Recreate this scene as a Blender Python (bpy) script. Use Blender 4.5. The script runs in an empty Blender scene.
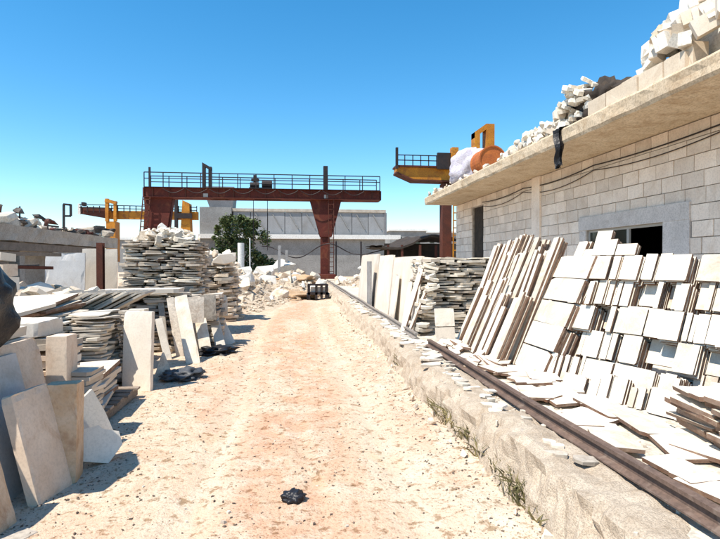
import bpy, bmesh, math, random
from mathutils import Vector, Matrix, noise
R = math.radians
rnd = random.Random(7)
scene = bpy.context.scene
C = scene.collection

# ------------------------------------------------------------------ camera
F = 520.0; YAW = math.atan(62/F); PITCH = math.atan(7.5/F); CZ = 1.6
cd = bpy.data.cameras.new('camera'); cam = bpy.data.objects.new('camera', cd); C.objects.link(cam)
cd.sensor_width = 36; cd.lens = F/720*36; cd.clip_start = .05; cd.clip_end = 4000
cam.location = (0, 0, CZ); cam.rotation_euler = (math.pi/2 - PITCH, 0, -YAW)
scene.camera = cam

# ------------------------------------------------------------------ light
SUN_EL = R(60); SUN_DIR = Vector((.86, .51, 0)).normalized()     # horizontal travel of the light
w = bpy.data.worlds.new('World'); scene.world = w; w.use_nodes = True
nt = w.node_tree; nt.nodes.clear()
sky = nt.nodes.new('ShaderNodeTexSky'); sky.sky_type = 'NISHITA'; sky.sun_disc = False
sky.sun_elevation = SUN_EL; sky.sun_rotation = math.atan2(-SUN_DIR.x, -SUN_DIR.y)
sky.air_density = 1.0; sky.dust_density = 0.1; sky.ozone_density = 2.2; sky.altitude = 300
bg = nt.nodes.new('ShaderNodeBackground'); bg.inputs[1].default_value = .14
ow = nt.nodes.new('ShaderNodeOutputWorld')
hs = nt.nodes.new('ShaderNodeHueSaturation'); hs.inputs['Saturation'].default_value = 1.36; hs.inputs['Hue'].default_value = .49
nt.links.new(sky.outputs[0], hs.inputs['Color']); nt.links.new(hs.outputs[0], bg.inputs[0]); nt.links.new(bg.outputs[0], ow.inputs[0])
sl = bpy.data.lights.new('sun', 'SUN'); sl.energy = 5.0; sl.angle = R(.5); sl.color = (1, .935, .83)
sun = bpy.data.objects.new('sun', sl); C.objects.link(sun)
d = Vector((SUN_DIR.x*math.cos(SUN_EL), SUN_DIR.y*math.cos(SUN_EL), -math.sin(SUN_EL)))
sun.rotation_euler = d.to_track_quat('-Z', 'Y').to_euler()
vs = scene.view_settings
vs.view_transform = 'Standard'; vs.look = 'None'; vs.exposure = 0.65; vs.gamma = 1; vs.use_curve_mapping = False

# ------------------------------------------------------------------ layout measures (metres, from the photograph's perspective)
ST, CT = math.sin(YAW), math.cos(YAW)
def Yx(px, X): return (F*X/(CT*(px-298)) - X*ST)/CT            # depth at which a line at lateral X is seen
def Xy(px, Y):                                                   # lateral position at depth Y
    k = (px-360)/F
    return Y*(ST + k*CT)/(CT - k*ST)
def Z(py, X, Y): return CZ - (py-262)*(X*ST+Y*CT)/F             # height at X, Y
def G(px, py, z=0):                                              # point of level z
    zc = F*(CZ-z)/(py-262); k = (px-360)/F
    xc = k*zc
    return Vector((xc*CT+zc*ST, -xc*ST+zc*CT, z))

# ------------------------------------------------------------------ materials
def nodes(name):
    m = bpy.data.materials.new(name); m.use_nodes = True
    n = m.node_tree.nodes; l = m.node_tree.links
    return m, n, l, n['Principled BSDF']
def math_(n, l, op, a, b=None, clamp=False):
    x = n.new('ShaderNodeMath'); x.operation = op; x.use_clamp = clamp
    for i, v in enumerate((a, b)):
        if v is None: continue
        if isinstance(v, (int, float)): x.inputs[i].default_value = v
        else: l.new(v, x.inputs[i])
    return x.outputs[0]
def ramp(n, l, fac, stops):
    r = n.new('ShaderNodeValToRGB')
    while len(r.color_ramp.elements) < len(stops): r.color_ramp.elements.new(.5)
    for e, (p, c) in zip(r.color_ramp.elements, stops):
        e.position = p; e.color = (*c, 1) if len(c) == 3 else c
    l.new(fac, r.inputs[0]); return r.outputs[0]
def tex(n, l, vec, scale, detail=4, rough=.6, dist=0.0):
    t = n.new('ShaderNodeTexNoise'); t.inputs['Scale'].default_value = scale
    t.inputs['Detail'].default_value = detail; t.inputs['Roughness'].default_value = rough
    t.inputs['Distortion'].default_value = dist
    l.new(vec, t.inputs['Vector']); return t.outputs[0]
def mix(n, l, fac, a, b, mode='MIX'):
    x = n.new('ShaderNodeMix'); x.data_type = 'RGBA'; x.blend_type = mode
    for i, v in ((0, fac), (6, a), (7, b)):
        if isinstance(v, (int, float)): x.inputs[i].default_value = v
        elif isinstance(v, tuple): x.inputs[i].default_value = (*v, 1) if len(v) == 3 else v
        else: l.new(v, x.inputs[i])
    return x.outputs[2]
def bump(n, l, h, b, strength=.4, dist=.01):
    x = n.new('ShaderNodeBump'); x.inputs['Strength'].default_value = strength; x.inputs['Distance'].default_value = dist
    l.new(h, x.inputs['Height']); l.new(x.outputs[0], b.inputs['Normal'])
def surf(name, a, b, scale=3.0, fine=40.0, edge=None, stain=None, stain_amt=.5, rough=.9, vary=.18, bmp=.35, bdist=.006, metal=0.0, speck=.25):
    """mottled mineral / painted surface: a-b large mottling, fine specks, optional raw edge colour and stains, per-object variation"""
    m, n, l, p = nodes(name)
    g = n.new('ShaderNodeNewGeometry').outputs['Position']
    oi = n.new('ShaderNodeObjectInfo').outputs['Random']
    off = n.new('ShaderNodeVectorMath'); off.operation = 'ADD'
    l.new(g, off.inputs[0])
    cb = n.new('ShaderNodeCombineXYZ'); l.new(math_(n, l, 'MULTIPLY', oi, 37.0), cb.inputs[0]); l.new(math_(n, l, 'MULTIPLY', oi, 91.0), cb.inputs[2])
    l.new(cb.outputs[0], off.inputs[1]); v = off.outputs[0]
    big = tex(n, l, v, scale, 5, .62, .4)
    col = ramp(n, l, big, [(.34, a), (.66, b)])
    f = tex(n, l, v, fine, 3, .7)
    dark = ramp(n, l, f, [(.36, (1-speck,)*3), (.55, (1, 1, 1))])
    col = mix(n, l, 1.0, col, dark, 'MULTIPLY')
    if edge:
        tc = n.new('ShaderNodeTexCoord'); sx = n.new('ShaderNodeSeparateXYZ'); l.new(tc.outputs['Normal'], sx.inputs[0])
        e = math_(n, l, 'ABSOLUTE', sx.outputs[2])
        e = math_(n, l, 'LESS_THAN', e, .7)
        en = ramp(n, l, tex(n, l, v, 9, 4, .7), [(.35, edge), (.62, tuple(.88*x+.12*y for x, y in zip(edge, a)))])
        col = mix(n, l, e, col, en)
    if stain:
        s = ramp(n, l, tex(n, l, v, scale*.8, 6, .7, 1.2), [(.52, (0, 0, 0)), (.68, (stain_amt,)*3)])
        col = mix(n, l, s, col, stain)
    hv = n.new('ShaderNodeHueSaturation')
    l.new(math_(n, l, 'ADD', math_(n, l, 'MULTIPLY', oi, vary*2), 1-vary), hv.inputs['Value']); l.new(col, hv.inputs['Color'])
    l.new(hv.outputs[0], p.inputs['Base Color'])
    p.inputs['Roughness'].default_value = rough; p.inputs['Metallic'].default_value = metal
    p.inputs['Specular IOR Level'].default_value = .25
    h = math_(n, l, 'ADD', math_(n, l, 'MULTIPLY', big, .8), math_(n, l, 'MULTIPLY', f, .6))
    bump(n, l, h, p, bmp, bdist)
    return m
M = {}
M['white'] = surf('white_limestone', (.76, .70, .595), (.60, .52, .41), 3.5, 70, edge=(.15, .072, .04), stain=(.46, .33, .22), stain_amt=.5, vary=.17, speck=.16)  # raw brown edges, darkened further to paint in shade between tiles
M['strip'] = surf('limestone_strip', (.74, .67, .56), (.58, .49, .385), 4, 60, edge=(.17, .095, .06), stain=(.40, .27, .18), stain_amt=.5, vary=.2, speck=.12)  # brown edge colour also carries the shadowed sides of the strips
M['cream'] = surf('cream_slab', (.76, .68, .58), (.66, .57, .46), 1.5, 50, stain=(.58, .47, .38), stain_amt=.4, vary=.1, speck=.10)
M['tan'] = surf('tan_slab', (.70, .57, .45), (.60, .465, .35), 3, 45, stain=(.36, .19, .09), stain_amt=.5, vary=.06, speck=.12)
M['orange'] = surf('ochre_slab', (.64, .49, .35), (.57, .36, .20), 4, 45, stain=(.30, .15, .07), stain_amt=.6, vary=.06, speck=.12)
M['grey'] = surf('grey_slab', (.60, .585, .57), (.50, .48, .455), 2, 45, stain=(.36, .28, .2), stain_amt=.4, vary=.08, speck=.10)
M['greyedge'] = surf('grey_white_slab', (.72, .66, .57), (.60, .54, .455), 2, 45, edge=(.58, .50, .405), vary=.14, speck=.12)
M['rough'] = surf('rough_flagstone', (.60, .53, .44), (.45, .385, .31), 6, 35, edge=(.385, .325, .26), stain=(.31, .22, .15), vary=.36, bmp=.7)
M['roughwhite'] = surf('rough_pale_flagstone', (.78, .72, .62), (.62, .555, .455), 6, 35, edge=(.62, .545, .44), stain=(.44, .34, .24), vary=.26, bmp=.7)
M['rubble'] = surf('rubble_stone', (.68, .58, .46), (.48, .385, .28), 5, 25, stain=(.40, .23, .13), stain_amt=.55, vary=.22, bmp=.7)
M['rubblewhite'] = surf('white_rubble', (.80, .77, .70), (.68, .63, .55), 5, 30, stain=(.48, .40, .3), stain_amt=.3, vary=.12, bmp=.5)
M['earth'] = surf('orange_earth', (.50, .30, .16), (.44, .33, .22), 2.2, 20, vary=.05, bmp=.9, bdist=.03)
M['mound'] = surf('pale_rubble_earth', (.58, .48, .36), (.46, .33, .22), 1.6, 14, vary=.05, bmp=.9, bdist=.04, speck=.4)
M['kerb'] = surf('rough_old_concrete', (.56, .465, .36), (.43, .34, .25), 7, 95, stain=(.27, .19, .12), stain_amt=.5, vary=.05, bmp=1.0, bdist=.02, speck=.35)
M['platform'] = surf('dusty_platform', (.68, .62, .52), (.52, .45, .36), 1.8, 24, stain=(.4, .3, .2), vary=0, bmp=.7, bdist=.015, speck=.35)
M['block'] = surf('building_block', (.84, .72, .615), (.72, .59, .49), 2, 30, stain=(.56, .42, .31), stain_amt=.45, vary=.12, bmp=.8, speck=.15)
M['mortar'] = surf('mortar', (.44, .38, .325), (.31, .26, .22), 5, 30, vary=0)
M['plaster'] = surf('grey_plaster', (.66, .60, .565), (.54, .49, .46), 3, 30, stain=(.38, .33, .30), vary=.05, bmp=.6)
M['fascia'] = surf('pale_concrete', (.62, .50, .36), (.50, .385, .26), 2.2, 26, stain=(.30, .19, .10), stain_amt=.6, vary=.03, bmp=.7, speck=.35)
M['parapet'] = surf('parapet_stone', (.64, .54, .42), (.54, .44, .33), 2.5, 40, stain=(.42, .31, .21), stain_amt=.4, vary=.10, speck=.15)
M['concrete'] = surf('grey_concrete', (.50, .44, .37), (.37, .32, .265), 2, 25, stain=(.24, .18, .13), vary=.06, bmp=.6)
M['sheetgrey'] = surf('grey_sheet', (.30, .30, .305), (.24, .24, .24), .6, 12, stain=(.19, .17, .15), stain_amt=.4, vary=.06, rough=.6, speck=.15)
M['farblock'] = surf('far_blockwork', (.29, .285, .275), (.225, .22, .21), .8, 8, stain=(.17, .15, .13), vary=.05, speck=.25)
M['farwhite'] = surf('far_white_paint', (.74, .73, .70), (.66, .64, .60), .8, 10, vary=.04)
M['hopper'] = surf('dark_grey_sheet', (.20, .20, .21), (.15, .15, .155), 1, 12, vary=0, rough=.6)
M['rustred'] = surf('rust_red_steel', (.125, .025, .016), (.08, .019, .013), 1.6, 18, stain=(.22, .075, .035), stain_amt=.55, vary=.05, rough=.75, bmp=.3)
M['darksteel'] = surf('dark_steel', (.022, .018, .02), (.04, .028, .026), 4, 30, vary=.1, rough=.6)
M['yellow'] = surf('yellow_crane_paint', (.58, .24, .022), (.40, .145, .018), 1.3, 20, stain=(.15, .05, .02), stain_amt=.65, vary=.05, rough=.6, speck=.35)
M['brownsteel'] = surf('brown_steel', (.12, .035, .02), (.075, .027, .018), 2, 20, vary=.05, rough=.7)
M['rustrail'] = surf('rusty_rail', (.16, .105, .08), (.11, .075, .06), 6, 40, stain=(.26, .2, .16), vary=0, rough=.8)
M['greyrail'] = surf('grey_rail', (.30, .27, .24), (.21, .18, .155), 6, 40, stain=(.2, .12, .08), vary=0, rough=.6)
M['orangerust'] = surf('orange_rust', (.50, .15, .035), (.36, .10, .03), 3, 25, stain=(.2, .07, .03), vary=0, rough=.75)
M['wood'] = surf('weathered_wood', (.30, .24, .19), (.20, .155, .12), 5, 40, vary=.2)
M['greywood'] = surf('grey_weathered_wood', (.34, .33, .32), (.24, .225, .215), 5, 40, vary=.1)
M['blackplastic'] = surf('black_plastic', (.012, .012, .014), (.02, .02, .024), 6, 30, vary=0, rough=.38, bmp=.5, bdist=.02)
M['greyplastic'] = surf('grey_blue_plastic', (.12, .125, .135), (.045, .048, .055), 6, 30, vary=.1, rough=.45, bmp=.5, bdist=.02)
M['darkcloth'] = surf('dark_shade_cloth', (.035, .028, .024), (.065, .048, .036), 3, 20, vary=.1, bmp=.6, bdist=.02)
M['whitecloth'] = surf('white_sack_cloth', (.66, .63, .67), (.53, .48, .57), 7, 30, vary=.05, bmp=1.0, bdist=.06)
M['scrap'] = surf('dark_scrap', (.06, .05, .045), (.13, .11, .095), 6, 20, vary=.5)
M['chipdark'] = surf('dark_chip', (.20, .15, .115), (.10, .075, .06), 8, 20, vary=0)
M['chiplight'] = surf('pale_chip', (.66, .58, .48), (.50, .41, .32), 8, 20, vary=0)
M['bark'] = surf('bark', (.12, .09, .065), (.075, .055, .04), 8, 30, vary=.1)
def leafmat(name, a, b):
    m, n, l, p = nodes(name)
    g = n.new('ShaderNodeNewGeometry')
    t = tex(n, l, g.outputs['Position'], 5, 3)
    l.new(ramp(n, l, t, [(.35, a), (.65, b)]), p.inputs['Base Color']); p.inputs['Roughness'].default_value = .6
    p.inputs['Specular IOR Level'].default_value = .2
    return m
M['leaf'] = leafmat('olive_leaf', (.055, .085, .028), (.14, .17, .07))
M['dryleaf'] = leafmat('dry_grass', (.24, .19, .085), (.09, .085, .035))
m, n, l, p = nodes('dark_glass'); p.inputs['Base Color'].default_value = (.02, .028, .022, 1); p.inputs['Roughness'].default_value = .08; M['glass'] = m
m, n, l, p = nodes('interior_shade'); p.inputs['Base Color'].default_value = (.03, .027, .024, 1); p.inputs['Roughness'].default_value = .9; M['interior'] = m  # near-black base colour paints in the shade of the unlit room
m, n, l, p = nodes('aluminium_frame'); p.inputs['Base Color'].default_value = (.34, .325, .305, 1); p.inputs['Roughness'].default_value = .5; M['alu'] = m

def ground_material():
    m, n, l, p = nodes('sandy_yard_ground')
    g = n.new('ShaderNodeNewGeometry').outputs['Position']
    mp = n.new('ShaderNodeMapping'); mp.inputs['Scale'].default_value = (1.35, .5, 1); l.new(g, mp.inputs[0])
    big = tex(n, l, mp.outputs[0], .85, 6, .62, .9)
    col = ramp(n, l, big, [(.36, (.56, .445, .33)), (.44, (.55, .40, .28)), (.54, (.54, .33, .215)), (.68, (.55, .335, .225))])
    mid = tex(n, l, g, 3.2, 6, .68, .5)
    col = mix(n, l, ramp(n, l, mid, [(.46, (0, 0, 0)), (.70, (.75, .75, .75))]), col, (.62, .53, .42))
    och = tex(n, l, mp.outputs[0], 1.5, 5, .65)
    col = mix(n, l, ramp(n, l, och, [(.57, (0, 0, 0)), (.70, (.6, .6, .6))]), col, (.54, .34, .17))
    sx = n.new('ShaderNodeSeparateXYZ'); l.new(g, sx.inputs[0])
    ed = math_(n, l, 'ADD', math_(n, l, 'ABSOLUTE', math_(n, l, 'ADD', sx.outputs[0], .1)), math_(n, l, 'MULTIPLY', mid, .9))
    dust = ramp(n, l, math_(n, l, 'MULTIPLY', ed, .4), [(.50, (0, 0, 0)), (.74, (.5, .5, .5))])     # pale stone dust by the stacks and the wall
    col = mix(n, l, dust, col, (.61, .525, .41))
    f = tex(n, l, g, 38, 4, .75)
    col = mix(n, l, 1.0, col, ramp(n, l, f, [(.36, (.58, .52, .46)), (.46, (1, 1, 1))]), 'MULTIPLY')
    # tyre tracks: slightly different dirt packed along the drive
    xd = math_(n, l, 'SUBTRACT', sx.outputs[0], math_(n, l, 'MULTIPLY', math_(n, l, 'SINE', math_(n, l, 'MULTIPLY', sx.outputs[1], .35)), .12))
    dm = math_(n, l, 'MINIMUM', math_(n, l, 'ABSOLUTE', math_(n, l, 'ADD', xd, .80)), math_(n, l, 'ABSOLUTE', math_(n, l, 'SUBTRACT', xd, .62)))
    dm = math_(n, l, 'ADD', dm, math_(n, l, 'MULTIPLY', math_(n, l, 'SUBTRACT', mid, .5), .9))
    col = mix(n, l, ramp(n, l, dm, [(.05, (.38, .38, .38)), (.30, (0, 0, 0))]), col, (.66, .545, .42))
    f2 = tex(n, l, g, 11, 5, .7)
    col = mix(n, l, 1.0, col, ramp(n, l, f2, [(.37, (.55, .48, .40)), (.45, (1, 1, 1))]), 'MULTIPLY')
    l.new(col, p.inputs['Base Color']); p.inputs['Roughness'].default_value = .95; p.inputs['Specular IOR Level'].default_value = .1
    h = math_(n, l, 'ADD', math_(n, l, 'MULTIPLY', mid, 1.0), math_(n, l, 'ADD', math_(n, l, 'MULTIPLY', f, .35), math_(n, l, 'MULTIPLY', f2, .5)))
    bump(n, l, h, p, .8, .04)
    return m
M['ground'] = ground_material()

# ------------------------------------------------------------------ helpers
def link(name, me, parent=None):
    o = bpy.data.objects.new(name, me); C.objects.link(o)
    if parent: o.parent = parent
    return o
def tag(o, label=None, cat=None, group=None, kind=None):
    if label: o['label'] = label
    if cat: o['category'] = cat
    if group: o['group'] = group
    if kind: o['kind'] = kind
    return o
def empty(name, loc, label, cat, group=None):
    e = link(name, None); e.location = loc; e.empty_display_size = .2
    return tag(e, label, cat, group)
class MB:
    def __init__(s): s.v = []; s.f = []
    def add(s, v, f):
        k = len(s.v); s.v += [tuple(x) for x in v]; s.f += [[i+k for i in q] for q in f]
    def box(s, x0, x1, y0, y1, z0, z1):
        s.add([(x0,y0,z0),(x1,y0,z0),(x1,y1,z0),(x0,y1,z0),(x0,y0,z1),(x1,y0,z1),(x1,y1,z1),(x0,y1,z1)],
              [(0,3,2,1),(4,5,6,7),(0,1,5,4),(1,2,6,5),(2,3,7,6),(3,0,4,7)])
    def bar(s, a, b, wx, wy=None, up=(0,0,1)):
        """rectangular bar from a to b"""
        a = Vector(a); b = Vector(b); wy = wy or wx; t = (b-a).normalized(); u = Vector(up)
        if abs(t.dot(u)) > .98: u = Vector((0,1,0))
        r = t.cross(u).normalized()*wx/2; q = r.cross(t).normalized()*wy/2
        s.add([a-r-q,a+r-q,a+r+q,a-r+q,b-r-q,b+r-q,b+r+q,b-r+q], [(0,3,2,1),(4,5,6,7),(0,1,5,4),(1,2,6,5),(2,3,7,6),(3,0,4,7)])
    def tube(s, pts, r, n=6):
        pts = [Vector(p) for p in pts]; rings = []
        for i, p in enumerate(pts):
            t = (pts[min(i+1, len(pts)-1)] - pts[max(i-1, 0)]).normalized()
            u = Vector((0,0,1)) if abs(t.z) < .9 else Vector((1,0,0))
            a = t.cross(u).normalized(); b = a.cross(t)
            rr = r[i] if isinstance(r, (list, tuple)) else r
            rings.append([p + a*rr*math.cos(2*math.pi*k/n) + b*rr*math.sin(2*math.pi*k/n) for k in range(n)])
        v = [x for g in rings for x in g]; f = []
        for i in range(len(pts)-1):
            for k in range(n):
                f.append((i*n+k, i*n+(k+1)%n, (i+1)*n+(k+1)%n, (i+1)*n+k))
        f.append(tuple(range(n))[::-1]); f.append(tuple((len(pts)-1)*n+k for k in range(n)))
        s.add(v, f)
    def prism(s, poly, a, b, axis=1):
        """polygon (two coords) extruded along an axis between a and b"""
        n = len(poly)
        def P(p, t):
            q = list(p); q.insert(axis, t); return tuple(q)
        v = [P(p, a) for p in poly] + [P(p, b) for p in poly]
        f = [tuple(range(n)), tuple(range(n, 2*n))[::-1]] + [(i, i+n, (i+1)%n+n, (i+1)%n) for i in range(n)]
        s.add(v, f)
    def mesh(s, name, mat, smooth=False):
        me = bpy.data.meshes.new(name); me.from_pydata(s.v, [], s.f)
        bm = bmesh.new(); bm.from_mesh(me); bmesh.ops.recalc_face_normals(bm, faces=bm.faces); bm.to_mesh(me); bm.free()
        me.materials.append(mat)
        if smooth: me.polygons.foreach_set('use_smooth', [True]*len(me.polygons))
        return me
    def build(s, name, mat, parent=None, smooth=False):
        """vertices are world coordinates; a parent is a plain translation"""
        if parent:
            q = parent.location
            g = parent.parent
            while g: q = q + g.location; g = g.parent
            s.v = [(x-q[0], y-q[1], z-q[2]) for x, y, z in s.v]
        return link(name, s.mesh(name, mat, smooth), parent)

# ---- shared pieces, unit size, thickness along local z
def outline_mesh(name, pts, mat, tj=0.0, r=rnd):
    mb = MB(); n = len(pts)
    top = [(x*(1-.02*r.random()), y*(1-.02*r.random()), .5 + r.uniform(-tj, tj)) for x, y in pts]
    bot = [(x*(1-.03*r.random()), y*(1-.03*r.random()), -.5 + r.uniform(-tj, tj)) for x, y in pts]
    mb.add(top+bot, [tuple(range(n)), tuple(range(n, 2*n))[::-1]] + [(i, i+n, (i+1)%n+n, (i+1)%n) for i in range(n)])
    return mb.mesh(name, mat)
def cut_outline(r):
    pts = []
    for cx, cy in ((-.5,-.5),(.5,-.5),(.5,.5),(-.5,.5)):
        if r.random() < .3:
            c1, c2 = r.uniform(.03,.13), r.uniform(.03,.13)
            a = (cx - math.copysign(c1, cx), cy); b = (cx, cy - math.copysign(c2, cy))
            order = [a, b] if cx*cy < 0 else [b, a]
            pts += order
        else: pts.append((cx + r.uniform(-.012,.012), cy + r.uniform(-.012,.012)))
    return pts
def rough_outline(r):
    n = r.randint(7, 9); pts = []
    for k in range(n):
        a = 2*math.pi*(k + r.uniform(-.3,.3))/n
        q = max(abs(math.cos(a)), abs(math.sin(a)))
        rad = .5/q*r.uniform(.84, 1.04)*(.9 if q < .8 else 1)
        pts.append((rad*math.cos(a), rad*math.sin(a)))
    return pts
def hull_mesh(name, mat, r, n=14, flat=.8, boxy=0.0):
    bm = bmesh.new()
    for _ in range(n):
        v = Vector((r.gauss(0,1), r.gauss(0,1), r.gauss(0,1))).normalized()*r.uniform(.42,.55)
        if boxy:
            q = max(abs(v.x), abs(v.y), abs(v.z)); v = v.lerp(v/q*.5, boxy)
        v.z *= flat; bm.verts.new(v)
    ret = bmesh.ops.convex_hull(bm, input=bm.verts)
    bmesh.ops.delete(bm, geom=[g for g in ret['geom_interior'] if isinstance(g, bmesh.types.BMVert)], context='VERTS')
    bmesh.ops.recalc_face_normals(bm, faces=bm.faces)
    me = bpy.data.meshes.new(name); bm.to_mesh(me); bm.free(); me.materials.append(mat); return me
cache = {}
def piece(kind, mat):
    key = (kind, mat)
    if key not in cache:
        r = random.Random(hash(kind) % 97 if False else sum(map(ord, kind+mat)))
        L = []
        for i in range(10):
            nm = '%s_%s' % (kind, mat)
            if kind == 'cut': L.append(outline_mesh(nm, cut_outline(r), M[mat], .02, r))
            elif kind == 'rough': L.append(outline_mesh(nm, rough_outline(r), M[mat], .16, r))
            elif kind == 'rock': L.append(hull_mesh(nm, M[mat], r, 15))
            elif kind == 'blockrock': L.append(hull_mesh(nm, M[mat], r, 26, 1, .88))
            elif kind == 'tile': L.append(outline_mesh(nm, [(-.5,-.5),(.5,-.5),(.5,.5),(-.5,.5)], M[mat], .01, r))
        cache[key] = L
    return cache[key]
def put(name, kind, mat, parent, c, u, v, dims, r=rnd):
    """one piece: centre c, in-plane axes u, v (thickness is u x v), dims along u, v, w"""
    u = Vector(u).normalized(); v = Vector(v); v = (v - u*v.dot(u)).normalized(); w_ = u.cross(v)
    o = link(name, r.choice(piece(kind, mat)), parent)
    q = Vector(c) - (parent.location if parent else Vector((0,0,0)))
    if parent and parent.parent: q -= parent.parent.location
    m = Matrix.Identity(4)
    for i, (ax, dd) in enumerate(((u, dims[0]), (v, dims[1]), (w_, dims[2]))):
        for k in range(3): m[k][i] = ax[k]*dd
    m.translation = q
    o.matrix_basis = m
    return o
def flat_stack(parent, name, x0, x1, y0, y1, z0, h, t, pl, mat, kind='rough', jit=.05, rz=0.0, r=rnd, overhang=.04, taper=0.0):
    """courses of flat stones; only those that show (rim and top) are laid"""
    cx, cy = (x0+x1)/2, (y0+y1)/2; z = z0; cr, sr = math.cos(rz), math.sin(rz)
    while z < z0+h:
        th = t*r.uniform(.7, 1.35); k = 1 - taper*(z-z0)/h
        W, D = (x1-x0)*k, (y1-y0)*k
        ny = max(1, round(D/pl)); top = z + 2.2*t > z0+h
        def cuts_(L):
            n = max(1, round(L/pl)); ws = [r.uniform(.55, 1.5) for _ in range(n)]; k_ = L/sum(ws); return [x*k_ for x in ws]
        rows = cuts_(D); py = -D/2
        for j, dj in enumerate(rows):
            px = -W/2; cols = cuts_(W)
            for i, wi in enumerate(cols):
                if top or i in (0, len(cols)-1) or j in (0, len(rows)-1):
                    qx = px+wi/2+r.uniform(-jit, jit); qy = py+dj/2+r.uniform(-jit, jit)
                    a = rz + r.uniform(-.12, .12); t2 = th*(r.uniform(.5, 1.0) if kind == 'rough' else r.uniform(.8, 1.0))
                    put(name, kind, mat if isinstance(mat, str) else r.choice(mat), parent,
                        (cx+qx*cr-qy*sr, cy+qx*sr+qy*cr, z+t2/2+r.uniform(0,.006)),
                        (math.cos(a), math.sin(a), r.uniform(-.07,.07)), (-math.sin(a), math.cos(a), r.uniform(-.06,.06)),
                        (wi+overhang*r.uniform(-.5,1), dj+overhang*r.uniform(-.5,1), t2*.95), r)
                px += wi
            py += dj
        z += th
    return z
def hero_slab(name, base, T, U, width, height, thick, mat, label=None, cat='stone slab', chip=.012, cuts=9, parent=None, seed=1, outline=None, group=None):
    """big chipped slab: base = middle of its lower edge on the face side, T along the base, U up the face; body behind the face"""
    T = Vector(T).normalized(); U = Vector(U); U = (U - T*U.dot(T)).normalized(); N = T.cross(U)
    bm = bmesh.new()
    bmesh.ops.create_cube(bm, size=1)
    bmesh.ops.subdivide_edges(bm, edges=bm.edges, cuts=cuts, use_grid_fill=True)
    for v in bm.verts:
        c = v.co.copy()
        near = sum(1 for k in range(3) if abs(abs(c[k])-.5) < 1e-4)
        p = Vector((c.x*width, c.z*height, c.y*thick))
        nz = noise.noise(Vector((p.x*9+seed*3.1, p.y*9, p.z*9+seed)))
        if near >= 2:
            k = chip*(.22+1.1*max(0, nz*1.6))*(1.5 if near == 3 else 1)
            p.x -= math.copysign(k if abs(abs(c.x)-.5) < 1e-4 else 0, c.x)
            p.y -= math.copysign(k if abs(abs(c.z)-.5) < 1e-4 else 0, c.z)
            p.z -= math.copysign(k if abs(abs(c.y)-.5) < 1e-4 else 0, c.y)
        else: p.z += .003*nz*(1 if abs(abs(c.y)-.5) < 1e-4 else 0)
        if outline: p.x, p.y = outline(p.x/width, p.y/height, width, height)
        v.co = (p.x, p.y+height/2, p.z - thick/2)
    bmesh.ops.recalc_face_normals(bm, faces=bm.faces)
    me = bpy.data.meshes.new(name); bm.to_mesh(me); bm.free(); me.materials.append(M[mat])
    o = link(name, me, parent); mtx = Matrix.Identity(4)
    for k in range(3): mtx[k][0], mtx[k][1], mtx[k][2] = T[k], U[k], N[k]
    mtx.translation = Vector(base) - (parent.location if parent else Vector((0,0,0))); o.matrix_basis = mtx
    if label: tag(o, label, cat, group)
    return o
def crumple(name, mat, loc, size, seed, amp=.3, flatten=0.0, sub=4):
    bm = bmesh.new(); bmesh.ops.create_icosphere(bm, subdivisions=sub, radius=.5)
    for v in bm.verts:
        p = v.co.normalized(); q = p*2.1 + Vector((seed*5.3, seed, 0))
        k = 1 + amp*noise.noise(q) + amp*.55*abs(noise.noise(q*2.7)) + amp*.3*noise.noise(q*6)
        v.co = p*.5*k
        if v.co.z < -.32: v.co.z = -.32 + (v.co.z+.32)*.15
        v.co = Vector((v.co.x*size[0], v.co.y*size[1], v.co.z*size[2]))
    zmin = min(v.co.z for v in bm.verts)
    for v in bm.verts: v.co.z -= zmin
    me = bpy.data.meshes.new(name); bm.to_mesh(me); bm.free(); me.materials.append(M[mat])
    me.polygons.foreach_set('use_smooth', [True]*len(me.polygons))
    o = link(name, me); o.location = loc; return o

# ================================================================== SETTING
def gz(x, y):
    """yard surface height"""
    if abs(x) > 14 or y > 60 or y < -6: return 0
    z = .018*noise.noise(Vector((x*.9, y*.6, 3))) + .011*noise.noise(Vector((x*4, y*3, 1))) + .006*noise.noise(Vector((x*11, y*9, 5)))
    for rx in (-.80, .62):
        q = (x - rx - .12*math.sin(y*.35))/.13; z -= .026*math.exp(-q*q)
    q = (x - .06 - .10*math.sin(y*.5+1) - .03*math.sin(y*2.3))/.045; z -= .03*math.exp(-q*q)*max(0, .5+noise.noise(Vector((2, y*1.2, 0))))
    if x > .9: z += .05*max(0, min(1, (x-.9)/.5))*(1+.8*noise.noise(Vector((x*3, y*2.2, 8))))
    return z
def axis(fine0, fine1, step, far, start):
    a = [fine0]
    while a[-1] < fine1: a.append(a[-1]+step)
    s = step
    while a[-1] < far: s *= 1.35; a.append(a[-1]+s)
    s = step
    b = []
    c = fine0
    while c > start: s *= 1.35; c -= s; b.append(c)
    return b[::-1] + a
xs = axis(-2.6, 1.75, .055, 1800, -1800); ys = axis(1.6, 11, .055, 2500, -60)
mb = MB(); nx = len(xs)
mb.v = [(x, y, gz(x, y)) for y in ys for x in xs]
mb.f = [(j*nx+i, j*nx+i+1, (j+1)*nx+i+1, (j+1)*nx+i) for j in range(len(ys)-1) for i in range(nx-1)]
me = bpy.data.meshes.new('ground'); me.from_pydata(mb.v, [], mb.f); me.materials.append(M['ground'])
me.polygons.foreach_set('use_smooth', [True]*len(me.polygons))
tag(link('ground', me), kind='structure')

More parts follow.
